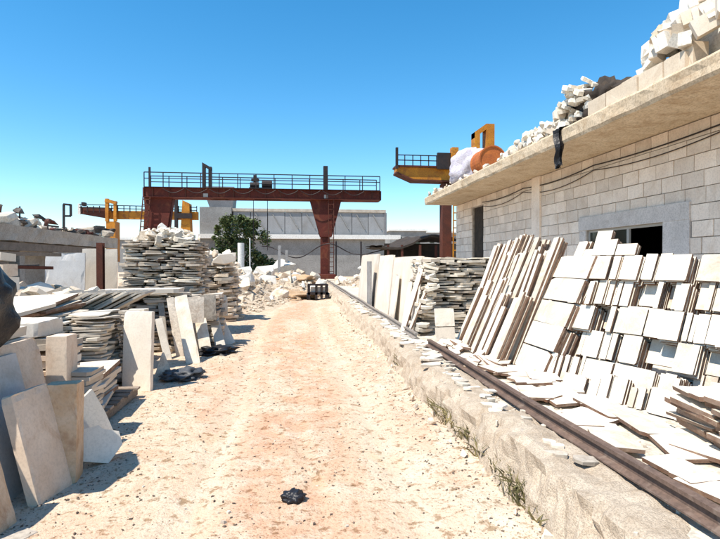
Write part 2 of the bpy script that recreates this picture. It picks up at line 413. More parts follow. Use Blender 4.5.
PZ = .34
mb = MB(); px_ = [1.72+.28*i for i in range(20)] + [8, 12, 18, 26]; py_ = [-3+.3*i for i in range(130)]
mb.v = [(x, y, PZ + (.02*noise.noise(Vector((x*1.7, y*1.7, 2))) if x < 7 else 0) - (.012 if x < 1.8 else 0)) for y in py_ for x in px_]
k = len(px_)
mb.f = [(j*k+i, j*k+i+1, (j+1)*k+i+1, (j+1)*k+i) for j in range(len(py_)-1) for i in range(k-1)]
me = bpy.data.meshes.new('platform'); me.from_pydata(mb.v, [], mb.f); me.materials.append(M['platform'])
tag(link('platform', me), kind='structure')

# ---- low wall that edges the platform, rough, with stones lodged on its top
def kx(y): return 1.45 + .03*math.sin(y*.8) 
mb = MB(); prof = [(-.10,-.06),(-.06,.05),(-.02,.14),(0,.22),(.02,.29),(.06,.335),(.14,.36),(.24,.362),(.36,.35),(.52,.33)]
ysk = [-1+.05*i for i in range(int(36/.05))]
for y in ysk:
    for i, (dx, z) in enumerate(prof):
        a = noise.noise(Vector((dx*7, y*2.2, z*6))); b = noise.noise(Vector((dx*20, y*8, z*20+4)))
        c_ = noise.noise(Vector((3, y*.7, 9)))
        e_ = noise.noise(Vector((dx*45, y*17, z*45+7)))
        mb.v.append((kx(y)+dx - (.06*a+.04*b+.022*e_)*(1 if i < 7 else .2) , y + .01*b, z + (.03*a+.022*b+.014*e_)*(1 if i > 3 else .3) + (.03*c_ if i > 3 else 0)))
k = len(prof)
mb.f = [(j*k+i, (j+1)*k+i, (j+1)*k+i+1, j*k+i+1) for j in range(len(ysk)-1) for i in range(k-1)]
me = bpy.data.meshes.new('low_wall'); me.from_pydata([(x-1.45, y-10, z) for x, y, z in mb.v], [], mb.f); me.materials.append(M['kerb'])
low_wall = link('low_wall', me); low_wall.location = (1.45, 10, 0)
tag(low_wall, 'long low rough concrete wall edging the platform on the right of the drive', 'low wall')
r = random.Random(11)
for i in range(120):
    y = 3.0 + 14*(i/120)**1.1 + r.uniform(-.06,.06); a = r.uniform(-.5,.5); s = r.uniform(.06,.15)*(1.25 if y > 6 else .8)
    x = kx(y) + r.uniform(.16, .42)
    put('flagstone', 'rough', r.choice(['roughwhite','roughwhite','rough']), low_wall, (x, y, .372+r.uniform(-.01,.012)), (math.cos(a), math.sin(a), r.uniform(-.15,.12)),
        (-math.sin(a), math.cos(a), r.uniform(-.1,.1)), (s*1.4, s, r.uniform(.014,.03)), r)
for i in range(46):
    y = 2.0 + 14*(i/46)**1.2; s = r.uniform(.03,.09)
    put('stone', 'rock', r.choice(['rubble','rubble','roughwhite']), low_wall, (kx(y)-r.uniform(.06,.22), y+r.uniform(-.1,.1), gz(1.35,y)+s*.25), (r.uniform(-1,1), r.uniform(-1,1), .2), (0,.3,1), (s*1.3, s, s*.8), r)

# ---- crane rails on the platform edge
def rail(name, y0, y1, X, z, mat, label, kx_=0):
    mb = MB(); k8 = .8; p = [(a*k8, b*k8) for a, b in ((-.065,0),(.065,0),(.065,.012),(.012,.03),(.012,.08),(.034,.09),(.034,.118),(-.034,.118),(-.034,.09),(-.012,.08),(-.012,.03),(-.065,.012))]
    ysr = [y0+(y1-y0)*i/24 for i in range(25)]
    n_ = len(p); v = []; f = []
    for y in ysr:
        o_ = .012*math.sin(y*1.3); v += [(X+o_+a, y, z+b+.006*math.sin(y*.9)) for a, b in p]
    for j in range(24):
        for i in range(n_): f.append((j*n_+i, j*n_+(i+1)%n_, (j+1)*n_+(i+1)%n_, (j+1)*n_+i))
    f.append(tuple(range(n_))); f.append(tuple(24*n_+i for i in range(n_))[::-1])
    mb.add(v, f); o = mb.build(name, M[mat]); tag(o, label, 'crane rail'); return o
rail('crane_rail', .6, Yx(429, 1.9), 1.9, PZ+.035, 'rustrail', 'rusty brown steel rail on the platform edge nearest the viewer')
rail('crane_rail', Yx(423, 1.9)+.25, 36.5, 1.87, PZ+.035, 'greyrail', 'long grey rail running on to the red gantry crane')

# ================================================================== RIGHT-HAND BUILDING
BX, EX, SOF, TOPZ = 7.26, 5.73, 4.2, 4.53        # wall face, roof edge, soffit, roof top
bld = empty('block_building', (BX, 14, PZ), 'long blockwork building with overhanging concrete roof on the right', 'building')
YN, YF = 1.0, Yx(456, BX)
wy0, wy1 = Yx(663, BX), Yx(586, BX); dy0, dy1 = Yx(483, BX), Yx(472, BX)
wz0, wz1 = 1.35, 2.40
wall = MB()
def wallrect(y0, y1, z0, z1): wall.box(BX+.03, BX+.22, y0, y1, z0, z1)
wallrect(YN, wy0, PZ, SOF); wallrect(wy0, wy1, PZ, wz0); wallrect(wy0, wy1, wz1, SOF); wallrect(wy1, dy0, PZ, SOF); wallrect(dy0, dy1, 3.1+.75, SOF); wallrect(dy1, YF, PZ, SOF)
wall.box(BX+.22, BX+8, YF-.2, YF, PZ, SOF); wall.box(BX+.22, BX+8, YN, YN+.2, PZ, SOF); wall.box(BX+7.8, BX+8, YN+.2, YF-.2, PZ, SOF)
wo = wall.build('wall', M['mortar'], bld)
inn = MB(); inn.box(BX+3.2, BX+3.3, YN+.3, YF-.3, PZ, SOF-.01); inn.build('partition', M['interior'], bld)  # room's darkness behind the window is put into the partition colour
BH, BL = .305, .53
def bmesh_block(length, seed):
    mb = MB(); r = random.Random(seed); a = length/2-.008; h = BH/2-.008
    j = lambda: r.uniform(-.006,.006)
    mb.add([(0+j()*.5,-a+j(),-h+j()),(0+j()*.5,a+j(),-h+j()),(0+j()*.5,a+j(),h+j()),(0+j()*.5,-a+j(),h+j()),(.05,-a,-h),(.05,a,-h),(.05,a,h),(.05,-a,h)],
           [(0,1,2,3),(4,7,6,5),(0,4,5,1),(1,5,6,2),(2,6,7,3),(3,7,4,0)])
    return mb.mesh('block', M['block'])
bcache = {}
def blk(length, seed):
    key = (round(length, 2), seed)
    if key not in bcache: bcache[key] = bmesh_block(key[0], seed)
    return bcache[key]
rest = MB(); r = random.Random(5); count = 0
nrow = int((SOF-PZ)/BH)+1; blocks = []
openings = [(wy0-.02-(.7), wy1+.32, wz0-.05, 2.74), (dy0-.02, dy1+.02, PZ, 3.86), (Yx(541, BX)-.0, Yx(533, BX), PZ, SOF)]
for i in range(nrow):
    z1 = SOF - .01 - i*BH; z0 = max(z1-BH, PZ)
    if z1-z0 < .1: continue
    y = YN - (BL/2 if i % 2 else 0) - .1
    while y < YF:
        L = BL*r.uniform(.93, 1.07); segs = [(max(y, YN), min(y+L, YF))]; y += L
        for oy0, oy1, oz0, oz1 in openings:
            if z0+.1 < oz1 and z1-.1 > oz0:
                s2 = []
                for a, b in segs:
                    if b <= oy0 or a >= oy1: s2.append((a, b)); continue
                    if a < oy0: s2.append((a, oy0))
                    if b > oy1: s2.append((oy1, b))
                segs = s2
        for a, b in segs:
            if b-a > .06: blocks.append((a, b, z0, z1))
vis = [b for b in blocks if b[3] > 1.75 and b[0] > 5.5]
vis.sort(key=lambda b: b[0]); vis = set(vis[:285])
for b in blocks:
    a, b1, z0, z1 = b
    if b in vis:
        o = link('block', blk(b1-a, r.randint(0, 3)), wo)
        o.location = (r.uniform(-.006,.006), (a+b1)/2-14, (z0+z1)/2-PZ)
        o.scale.z = (z1-z0)/BH
    else: rest.box(BX, BX+.05, a+.008, b1-.008, z0+.008, z1-.008)
tag(rest.build('distant_blocks', M['block'], wo), kind='stuff')
# lintel, window, pier, column, dark sheet for the doorway's shade
mb = MB(); mb.box(BX-.03, BX+.2, Yx(690, BX), wy1+.32, wz1, 2.735); mb.build('lintel', M['plaster'], bld)
mb = MB(); mb.box(BX-.02, BX+.2, Yx(690, BX), wy0-.005, PZ, wz1-.002); mb.build('pier', M['plaster'], bld)
mb = MB(); mb.box(BX-.015, BX+.2, wy1+.005, wy1+.3, PZ, wz1-.002); mb.build('pier', M['plaster'], bld)
mb = MB(); mb.box(BX-.05, BX+.2, wy0, wy1, wz0-.06, wz0); mb.build('window_sill', M['plaster'], bld)
win = link('window', None, bld); win.location = (0, (wy0+wy1)/2-14, wz0-PZ)
mb = MB(); fx0, fx1 = BX+.06, BX+.11; ym = Yx(625, BX)
for a, b, c_, e in ((wy0, wy1, wz1-.06, wz1-.002), (wy0, wy1, wz0, wz0+.06), (wy0, wy0+.06, wz0+.06, wz1-.06), (wy1-.06, wy1, wz0+.06, wz1-.06), (ym-.04, ym+.04, wz0+.06, wz1-.06)):
    mb.box(fx0, fx1, a, b, c_, e)
mb.build('window_frame', M['alu'], win)
mb = MB(); mb.box(fx0+.02, fx0+.026, ym+.04, wy1-.06, wz0+.06, wz1-.06); mb.build('pane', M['glass'], win)
mb = MB(); mb.box(BX-.06, BX+.2, Yx(541, BX)+.004, Yx(533, BX)-.004, PZ, SOF-.01); mb.build('column', M['block'], bld)
mb = MB(); mb.box(BX+.10, BX+.14, dy0, dy1, PZ, 3.85); mb.build('doorway_shade', M['darkcloth'], bld)  # dark sheet across the doorway opening, its shade given as colour
# roof slab: lofted fascia with ragged edge
mb = MB(); ysr = [YN + .22*i for i in range(int((Yx(424, EX)-YN)/.22)+1)]
prof = [(16, SOF), (BX+.5, SOF), (EX+.16, SOF), (EX+.03, SOF-.01), (EX, SOF+.05), (EX+.005, SOF+.16), (EX, TOPZ-.05), (EX+.04, TOPZ), (EX+.3, TOPZ), (16, TOPZ)]
for y in ysr:
    for i, (x, z) in enumerate(prof):
        a = noise.noise(Vector((x, y*1.4, z*4))); b = noise.noise(Vector((x*5, y*5, z*9)))
        e = 1 if 2 <= i <= 8 else 0
        mb.v.append((x + e*(.03*a+.018*b), y, z + e*(.03*a*(i > 5) + .012*b) - (.02*max(0, a) if i in (3, 4) else 0)))
k = len(prof)
mb.f = [(j*k+i, (j+1)*k+i, (j+1)*k+(i+1) % k, j*k+(i+1) % k) for j in range(len(ysr)-1) for i in range(k)]
mb.f += [tuple(range(k)), tuple((len(ysr)-1)*k+i for i in range(k))[::-1]]
roof = mb.build('roof_slab', M['fascia'], bld)
ROOFY = ysr[-1]
# cables under the soffit
for z, sag, r0 in ((3.98, .10, .016), (3.86, .22, .012)):
    mb = MB(); pts = []
    for i in range(60):
        y = 4 + (dy0-4)*i/59; t = (i % 15)/15
        pts.append((BX-.04, y, z - sag*(4*t*(1-t))*(.5+.5*math.sin(i//15*2.1+1)**2)))
    mb.tube(pts, r0, 5); o = mb.build('cable', M['darksteel'])
    tag(o, 'black electric cable %s along the block wall below the roof' % ('running tight' if sag < .2 else 'sagging in low loops'), 'cable')

# ---- things on the roof
r = random.Random(21)
edge = EX+.1
par = empty('parapet_row', (EX+.2, 9, TOPZ), 'row of cream stone blocks laid along the roof edge above the window', 'parapet')
y = Yx(682, EX+.08); yend = Yx(590, EX+.08)
while y < yend:
    L = r.uniform(.45,.62)
    put('block', 'cut', 'parapet', par, (EX+.22+r.uniform(-.02,.02), y+L/2, TOPZ+.155), (0,1,r.uniform(-.015,.015)), (0,0,1), (L-.02, .30+r.uniform(-.02,.02), .24), r); y += L
put('block', 'cut', 'parapet', par, (EX+.3, Yx(694, EX+.3), TOPZ+.2), (0,1,0), (0,0,1), (.2,.4,.25), r)
hp = empty('block_heap', (EX+.7, 7.2, TOPZ), 'tall heap of white broken blocks on the roof corner nearest the viewer', 'block heap')
def heap(parent, name, n, cx, cy, z0, sx, sy, h, s0, s1, mats, kind='blockrock', r=r, power=1.0):
    for i in range(n):
        a = r.uniform(0, 2*math.pi); q = math.sqrt(r.random())
        x = cx + sx*q*math.cos(a); y = cy + sy*q*math.sin(a); s = r.uniform(s0, s1)
        z = z0 + h*max(0, 1-q**1.6)**power*r.uniform(.75, 1.0) + s*.3
        u = Vector((r.uniform(-1,1), r.uniform(-1,1), r.uniform(-.4,.4)))
        put(name, kind, r.choice(mats), parent, (x, y, z), u, (r.uniform(-.4,.4), r.uniform(-.4,.4), 1), (s*r.uniform(1,1.5), s, s*r.uniform(.6,1)), r)
core = crumple('heap_core', 'rubblewhite', (0, 0, 0), (1.2, 3.4, 1.5), 3, .12, sub=3); core.parent = hp; core.location = Vector((EX+1.15, 7.0, TOPZ-.02))-hp.location
heap(hp, 'block', 298, EX+.98, 7.15, TOPZ+.05, .85, 2.05, 1.35, .17, .28, ['rubblewhite','cream','parapet','rubblewhite'], 'cut', r=r, power=.42)
# dark tarp with slabs leaning on it
ty = Yx(606, EX+.5)
t = crumple('tarpaulin', 'darkcloth', (EX+.62, ty+.1, TOPZ), (.75, 1.6, .85), 5, .7)
tag(t, 'dark crumpled tarpaulin heap on the roof behind the parapet blocks', 'tarpaulin')
sp = empty('slab_pile', (EX+.4, Yx(577, EX+.4), TOPZ), 'pile of pale slabs heaped beside the dark roof tarpaulin', 'slab pile')
for i in range(120):
    yy = Yx(572, EX+.4)+r.uniform(-.9,.75); k = 1-abs(yy-Yx(577, EX+.4)+.2)/1.3
    z = TOPZ+.05+r.uniform(.0,1.15)*max(.15, k); a = r.uniform(-.5,.5)
    put('stone_slab', 'rough', r.choice(['roughwhite','rubblewhite']), sp, (EX+.15+r.uniform(0,.5), yy, z), (math.cos(a)*.5, math.cos(a), r.uniform(-.1,.5)), (-1, .3, r.uniform(-.3,.6)), (r.uniform(.3,.6), r.uniform(.2,.35), r.uniform(.05,.09)), r)
sp2 = empty('rubble_row', (EX+.4, Yx(530, EX+.4), TOPZ), 'low row of white rubble and chunks along the middle of the roof edge', 'rubble')
for i in range(210):
    yy = r.uniform(Yx(566, EX+.2), Yx(505, EX+.2)); s = r.uniform(.09,.24)
    put('stone', r.choice(['blockrock','rough','rock']), r.choice(['rubblewhite','roughwhite','cream']), sp2, (EX+.08+r.uniform(0,.5), yy, TOPZ+s*.3+abs(r.gauss(0,.22))*min(1, .35+(Yx(505, EX+.2)-yy)/5)), (r.uniform(-1,1), r.uniform(-1,1), .2), (0,r.uniform(-.4,.4),1), (s*1.3, s, s*.7), r)
sp3 = empty('rubble_row', (EX+.4, Yx(450, EX+.4), TOPZ), 'thin scatter of small stones along the far end of the roof edge', 'rubble')
for i in range(70):
    yy = r.uniform(Yx(505, EX+.2), ROOFY-.1); s = r.uniform(.08,.2)
    put('stone', r.choice(['blockrock','rock']), r.choice(['rubblewhite','rubble','cream']), sp3, (EX+.05+r.uniform(0,.5), yy, TOPZ+s*.3+abs(r.gauss(0,.05))), (r.uniform(-1,1), r.uniform(-1,1), .2), (0,r.uniform(-.4,.4),1), (s*1.3, s, s*.7), r)
# black rag hanging over the edge
mb = MB(); yr = Yx(558, EX); v = []; f = []
NR, NS = 12, 8
for i in range(NR):
    t_ = i/(NR-1)
    for j in range(NS):
        s_ = j/(NS-1)-.5; wd = .34*(1-.45*t_)
        base = Vector((EX-.02-.05*math.sin(j*2.1+i*.4), yr+s_*wd+.04*math.sin(i*.8), TOPZ+.10-.92*t_+.05*math.sin(j*1.7)*t_))
        if i == 0: base = Vector((EX+.25, yr+s_*wd, TOPZ+.08))
        v.append(base)
v2 = [p + Vector((.03, 0, .012)) for p in v]; n_ = len(v)
for i in range(NR-1):
    for j in range(NS-1):
        q = (i*NS+j, i*NS+j+1, (i+1)*NS+j+1, (i+1)*NS+j); f.append(q); f.append(tuple(x+n_ for x in q)[::-1])
mb.add(v+v2, f); o = mb.build('rag', M['blackplastic']); tag(o, 'black rag hanging down over the edge of the concrete roof', 'rag')
# white sack and orange drum
ys_ = Yx(467, EX+.55)
o = crumple('fabric_bundle', 'whitecloth', (EX+.62, ys_, TOPZ-.02), (1.15, 2.6, 1.5), 8, .28); tag(o, 'large white fabric bundle with mauve folds on the far roof edge', 'bundle')
yd = Yx(487, EX+.5)
mb = MB(); cx_, cz_ = EX+.68, TOPZ+.47
n_ = 28; v = []; prof_ = [(0,0),(.40,0),(.43,-.03),(.47,-.03),(.47,.04),(.45,.07),(.45,.38),(.465,.41),(.45,.44),(.45,.78),(.47,.82),(.47,.88),(.43,.88),(.40,.86),(0,.86)]
f = []
for a, b in prof_: v += [(cx_+a*math.cos(2*math.pi*k/n_), yd+b, cz_+a*math.sin(2*math.pi*k/n_)) for k in range(n_)]
for i in range(len(prof_)-1): f += [(i*n_+k, i*n_+(k+1)%n_, (i+1)*n_+(k+1)%n_, (i+1)*n_+k) for k in range(n_)]
mb.add(v, f)
o = mb.build('steel_drum', M['orangerust']); tag(o, 'rust orange steel drum lying on its side on the roof', 'drum')

# ================================================================== RIGHT-HAND STONE STACKS
U0 = Vector((.41, 0, .91)).normalized(); T0 = Vector((0, -1, 0)); N0 = T0.cross(U0)   # N0 points away from the wall, up
if N0.x > 0: N0 = -N0
def pack(parent, name, base, width, length, n, th, mat, kind='cut', U=U0, T=T0, r=rnd, loose=.012):
    """n tiles leaning one on another; base = lower middle of the front face"""
    U = Vector(U); T = Vector(T); N = T.cross(U).normalized(); N = -N if N.x > 0 else N
    p = Vector(base)
    for k in range(n):
        wv = width*r.uniform(.94, 1.0); hv = length*r.uniform(.95, 1.01)
        c_ = p + U*(hv/2) + T*r.uniform(-loose, loose) - N*(th/2)
        put(name, kind, mat if isinstance(mat, str) else r.choice(mat), parent, c_, T+U*r.uniform(-.012,.012), U, (wv, hv, th*.9), r)
        p = p - N*(th*r.uniform(1.0, 1.35)) + U*r.uniform(-.012, .012)
r = random.Random(31)
# ---- five tiers of tiles leaning toward the wall
B0 = Vector((2.64, 0, PZ+.01)); TL = .292
col = empty('tile_stack', (2.6, 6.1, PZ), 'column of five wide white tiles leaning in tiers beside the tall strips', 'tile stack', 'leaning tile stacks on the platform')
for t_ in range(5):
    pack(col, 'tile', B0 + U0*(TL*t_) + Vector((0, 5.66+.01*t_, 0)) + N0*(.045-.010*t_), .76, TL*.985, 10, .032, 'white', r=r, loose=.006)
T1 = Vector((.37, -.929, 0)).normalized(); H1 = Vector((-.929, -.37, 0)); U1 = (Vector((0, 0, .91)) - H1*.40).normalized(); B1 = Vector((2.68, 5.26, PZ+.01))
names = ['lowest', 'second', 'middle', 'fourth', 'topmost']
for t_ in range(5):
    tier = empty('tile_stack', (2.6+.2*t_, 4.6, PZ+.27*t_), '%s tier of white tiles leaning in a row toward the block wall' % names[t_], 'tile stack', 'leaning tile stacks on the platform')
    q = -.06; off = .0
    qend = 2.7 if t_ else 2.2
    while q < qend:
        wd = r.choice([.04, .05, .06, .08, .10, .14, .20, .32] if t_ != 4 else [.08, .12, .2, .3, .40])
        gap = r.random() < ((.45 if q > .35 else .2) if t_ in (1, 3) else .08)
        off = max(-.10, min(.03, off + r.choice([-.06, -.04, -.025, .03, .045])))
        o2 = off - (.15 if gap else 0); th = r.choice([.020, .024, .03])
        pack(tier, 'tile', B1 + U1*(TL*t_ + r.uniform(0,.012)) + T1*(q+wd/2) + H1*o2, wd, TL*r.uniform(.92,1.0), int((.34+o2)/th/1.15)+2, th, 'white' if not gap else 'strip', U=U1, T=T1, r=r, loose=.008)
        q += wd + r.choice([.003, .006, .015])
front = empty('tile_stack', (3.0, 4.4, PZ), 'short row of small tiles standing in front of the lowest tier', 'tile stack', 'leaning tile stacks on the platform')
q = .35
while q < 2.1:
    wd = r.choice([.05, .07, .1, .14, .2, .26]); th = r.choice([.02, .026])
    pack(front, 'tile', B1 + T1*(q+wd/2) + H1*(.27+r.uniform(-.05,.05)), wd, r.uniform(.17,.26), r.randint(5, 9), th, r.choice(['white','strip']), U=U1, T=T1, r=r, loose=.012); q += wd + r.choice([.01,.02,.05])
# tiles left standing on the top tier
topt = empty('tile_stack', (3.5, 6, 1.7), 'few loose pale tiles standing on top of the leaning rows before the window', 'tile stack')
zt = PZ+.01+5*TL*U0.z
for px, hgt, wd, n_ in ((580, .20, .20, 2), (592, .09, .34, 2)):
    xb = 2.64+5*TL*U0.x+.05; yb = Yx(px, xb+.05)
    pack(topt, 'tile', (xb+.02, yb, zt-.01), wd, hgt, n_, .03, 'white', r=r)
for q, hgt, wd, n_ in ((.10, .30, .20, 2), (.24, .2, .09, 3), (.42, .13, .24, 2)):
    pack(topt, 'tile', B1 + U1*(5*TL-.012) + T1*q - H1*.04, wd, hgt, n_, .03, 'white', U=U1, T=T1, r=r)
# ---- tall strips
strips = empty('strip_stack', (2.6, 8, PZ), 'cluster of tall narrow stone strips leaning beside the flat stack', 'strip stack')
US = Vector((.365, 0, .93))
y = 7.95
while y > 6.1:
    wd = r.uniform(.07,.15); L = r.uniform(1.45,1.85)
    pack(strips, 'strip', (2.60+r.uniform(-.05,.10), y, PZ+.01), wd, L, r.randint(3,6), .03, ['strip','white','strip'], U=US+Vector((r.uniform(-.03,.03),0,0)), r=r, loose=.03); y -= wd*r.uniform(1.02,1.25)
strips2 = empty('strip_stack', (2.4, 8, PZ), 'shorter stone strips propped in front of the tall strips', 'strip stack')
y = 7.8
while y > 6.05:
    wd = r.uniform(.1,.2); L = r.uniform(.5,1.15)
    pack(strips2, 'strip', (2.42+r.uniform(-.06,.08), y, PZ+.01), wd, L, r.randint(2,4), .03, ['strip','white'], U=Vector((.40,0,.917)), r=r, loose=.02); y -= wd*r.uniform(1.05,1.5)
# bits of strip lying at the foot
for i in range(16):
    yy = r.uniform(5.9, 7.7); a = r.uniform(-.5,.5)
    put('strip', 'cut', r.choice(['strip','white']), strips2, (2.12+r.uniform(-.1,.25), yy, PZ+.04+.03*r.random()), (.3+a, 1, .12*r.random()), (-1,.3,.3*r.random()), (r.uniform(.3,.6), r.uniform(.08,.16), .035), r)
# ---- pair of square tiles
for k in range(2):
    pb = G(447, 346, PZ)
    o = hero_slab('square_tile', pb + Vector((0, .02+.05*k, .285*k)), (1, .12, 0), (0, .18, 1), .31, .275, .035, 'cream', 'square pinkish tile %s standing against the flat stack' % ('at the bottom of the pair' if k == 0 else 'on top of another'), 'stone tile', chip=.006, cuts=4, seed=k+3)
# ---- flat stack of thin rough stones
yb = 9.0
fs = empty('flagstone_stack', (3, yb+.6, PZ), 'wide wall-like stack of thin pale rough flagstones on the platform', 'flagstone stack')
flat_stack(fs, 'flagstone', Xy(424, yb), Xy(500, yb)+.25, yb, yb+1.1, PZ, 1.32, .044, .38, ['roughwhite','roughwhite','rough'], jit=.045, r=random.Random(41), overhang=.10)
fl = empty('flagstone_stack', (2.1, 9.4, PZ), 'ragged end of small broken stones spilling beside the leaning white strip', 'stone pile')
rr = random.Random(43)
for i in range(130):
    h_ = rr.random(); y_ = 8.7 + rr.random()*1.2; s = rr.uniform(.08,.2)
    xx = Xy(424, yb) + .04 - (1-h_)*.26*rr.random()
    put('flagstone', 'rough', rr.choice(['roughwhite','roughwhite','rough']), fl, (xx+.06, y_, PZ+.03+h_*1.2), (1, rr.uniform(-.5,.5), rr.uniform(-.3,.3)), (rr.uniform(-.3,.3), 1, .1), (s*1.5, s, rr.uniform(.03,.06)), rr)
# leaning long white strips before it
for k, (p0, p1, q0, q1) in enumerate(((401, 334, 419, 264), (407, 335, 423, 285))):
    b = G(p0, p1, PZ); x1 = Xy(q0, b.y+.25); zz = Z(q1, x1, b.y+.25)
    tp = Vector((x1, b.y+.25, zz))
    hero_slab('stone_strip', b, (.35, -1, 0) if k == 0 else (.1, -1, 0), tp-b, .16-.05*k, (tp-b).length, .035, 'white', '%s white strip leaning on the end of the flagstone stack' % ('long bright' if k == 0 else 'shorter second'), 'stone strip', chip=.008, cuts=6, seed=k+13)
# ---- big cream slabs along the rail
Uc = Vector((.10, 0, 1)).normalized()
y_edges = [Yx(417, 2.16), Yx(398, 2.35), Yx(380, 2.25), Yx(361, 2.2)]
lab = ['nearest large cream slab standing behind the leaning white strip', 'middle large cream slab standing upright along the grey rail', 'farthest large cream slab standing upright beside the grey wooden post']
for k in range(3):
    a, b = y_edges[k], y_edges[k+1]
    hero_slab('large_slab', (2.12-.02*k, (a+b)/2, PZ), (0, -1, 0), Uc, abs(b-a)-.03, 1.38+.06*k, .05, 'cream', lab[k], 'stone slab', chip=.012, cuts=10, seed=k+20)
for k, (px, L, wd) in enumerate(((391, 1.0, .55), (404, .9, .4), (412, 1.15, .3))):
    yy = Yx(px, 2.0)
    hero_slab('broken_slab', (1.98, yy, PZ), (0, -1, .05*k), (.16, .05*(k-1), 1), wd, L, .035, 'cream', ['broad broken cream slab propped low against the middle large slab', 'narrow broken cream slab propped against the nearest large slab', 'tall narrow cream offcut propped beside the leaning white strip'][k], 'stone slab', chip=.02, cuts=6, seed=k+30,
              outline=lambda u, v, W, H, k=k: (u*W*(1 - .75*max(0, v+.1)), v*H))
yy = Yx(369, 1.98)
mb = MB(); mb.box(1.98-.02, 2.02, yy-.28, yy+.28, PZ, PZ+1.28); o = mb.build('timber_board', M['greywood']); tag(o, 'grey weathered board standing at the far end of the cream slabs', 'board')
# ---- thin slabs lying flat at the near right
ns = empty('flat_slab_stack', (3.0, 3.1, PZ), 'low stack of thin white slabs lying flat near the right edge', 'slab stack')
flat_stack(ns, 'stone_slab', 2.62, 3.3, 2.6, 3.42, PZ, .38, .032, .5, ['white','strip'], kind='cut', jit=.05, rz=-.15, r=random.Random(51), overhang=.05)
ns2 = empty('flat_slab_stack', (2.3, 4.6, PZ), 'loose thin white slabs lying on the platform beside the rusty rail', 'slab stack')
rr = random.Random(52)
for i in range(34):
    yy = rr.uniform(2.2, 6.4); a = rr.uniform(-.6,.6)
    put('stone_slab', 'cut', 'white', ns2, (2.32+rr.uniform(-.16,.26)*(1.4 if yy < 4.6 else 1), yy, PZ+.03+.03*rr.random()), (math.cos(a), math.sin(a), rr.uniform(-.06,.1)), (-math.sin(a), math.cos(a), rr.uniform(-.05,.05)), (rr.uniform(.16,.34), rr.uniform(.3,.55), .026), rr)

# ================================================================== LEFT-HAND STONE
def lean_left(px0, py0, px1, py1, height, lean, thick, mat, label, seed, shift=0.0, chip=.014, name='stone_slab', cuts=10, outline=None):
    """slab whose lower front edge runs between two ground points, leaning away to the left"""
    a, b = G(px0, py0), G(px1, py1)
    T = (b-a); U = Vector((-lean, 0, 1))
    m_ = (a+b)/2 + Vector((shift, 0, -.012))
    return hero_slab(name, m_, T, U, T.length, height, thick, mat, label, 'stone slab', chip=chip, cuts=cuts, seed=seed, outline=outline)
lean_left(38, 508, 73, 483, .76, .26, .085, 'tan', 'thick tan slab leaning left, frontmost of the foreground slabs', 1, cuts=14)
hero_slab('stone_slab', (-1.735, 3.25, -.01), (.10, 1, 0), (-.27, 0, 1), .34, .74, .09, 'orange', 'ochre orange slab at the left edge behind the frontmost tan slab', chip=.016, seed=2)
hero_slab('stone_slab', (-1.90, 3.82, -.01), (.08, 1, 0), (-.24, 0, 1), .66, .96, .07, 'grey', 'blue grey slab leaning above the frontmost tan slab', chip=.012, seed=3)
hero_slab('stone_slab', (-1.93, 4.25, -.01), (.05, 1, 0), (-.20, 0, 1), .52, 1.02, .11, 'tan', 'brown stained slab leaning behind the blue grey slab', chip=.010, seed=4)
hero_slab('stone_slab', (-1.71, 3.95, -.01), (1, .15, 0), (-.20, .05, 1), .22, .72, .22, 'orange', 'thick ochre slab on edge just right of the frontmost tan slab', chip=.008, seed=5)
hero_slab('stone_block', (-2.07, 4.72, -.01), (1, .05, 0), (-.12, .03, 1), .17, .97, .26, 'tan', 'tall tan block behind the brown stained slab', cat='stone block', chip=.005, seed=6)
def poly_slab(name, base, T, U, pts, thick, mat, label, cat='stone slab'):
    """angular broken slab from an outline in metres (along T, up U), body behind its face"""
    U = Vector(U).normalized(); T = Vector(T); T = (T-U*T.dot(U)).normalized(); N = T.cross(U); mb = MB(); n = len(pts)
    rj = random.Random(len(label))
    mb.add([(x, y, 0) for x, y in pts] + [(x+rj.uniform(-.012,.012), y+rj.uniform(-.012,.012), -thick) for x, y in pts], [tuple(range(n)), tuple(range(n, 2*n))[::-1]] + [(i, i+n, (i+1)%n+n, (i+1)%n) for i in range(n)])
    o = link(name, mb.mesh(name, M[mat])); mtx = Matrix.Identity(4)
    for k in range(3): mtx[k][0], mtx[k][1], mtx[k][2] = T[k], U[k], N[k]
    mtx.translation = base; o.matrix_basis = mtx; return tag(o, label, cat)
poly_slab('broken_slab', G(101, 466)+Vector((0,0,-.012)), (.75, .66, 0), (-.42, .16, 1), [(-.12,.10),(-.15,.24),(-.05,.33),(.08,.31),(.10,.27),(.21,.20),(.20,.09),(.05,0)], .07, 'greyedge', 'broken angular slab piece leaning at the foot of the left pile')
poly_slab('broken_slab', G(92, 455)+Vector((0,0,-.012)), (.6, .8, 0), (-.30, .12, 1), [(-.14,0),(-.17,.40),(-.02,.45),(.14,.53),(.20,.30),(.24,.02)], .06, 'greyedge', 'pale pointed slab leaning behind the broken angular piece')
# plank lying in the bottom-left corner
hero_slab('stone_plank', (-1.66, 3.02, .005), (.55, 1, 0), (-1, .55, .06), .55, .12, .05, 'concrete', 'grey stone plank lying on the ground in the bottom left corner', cat='stone plank', chip=.008, seed=9)
# support stack out at the left and black sack on it
st = empty('slab_stack', (-2.75, 3.9, 0), 'stack of slabs at the left edge under the black plastic sack', 'slab stack')
flat_stack(st, 'stone_slab', -3.2, -2.22, 3.1, 4.6, 0, 1.02, .07, .7, ['cream','greyedge','rough'], kind='cut', jit=.03, r=random.Random(61))
o = crumple('plastic_sack', 'blackplastic', (-2.28, 3.75, 1.0), (.66, .7, .74), 4, .25); tag(o, 'black plastic sack at the left edge of the picture', 'sack')
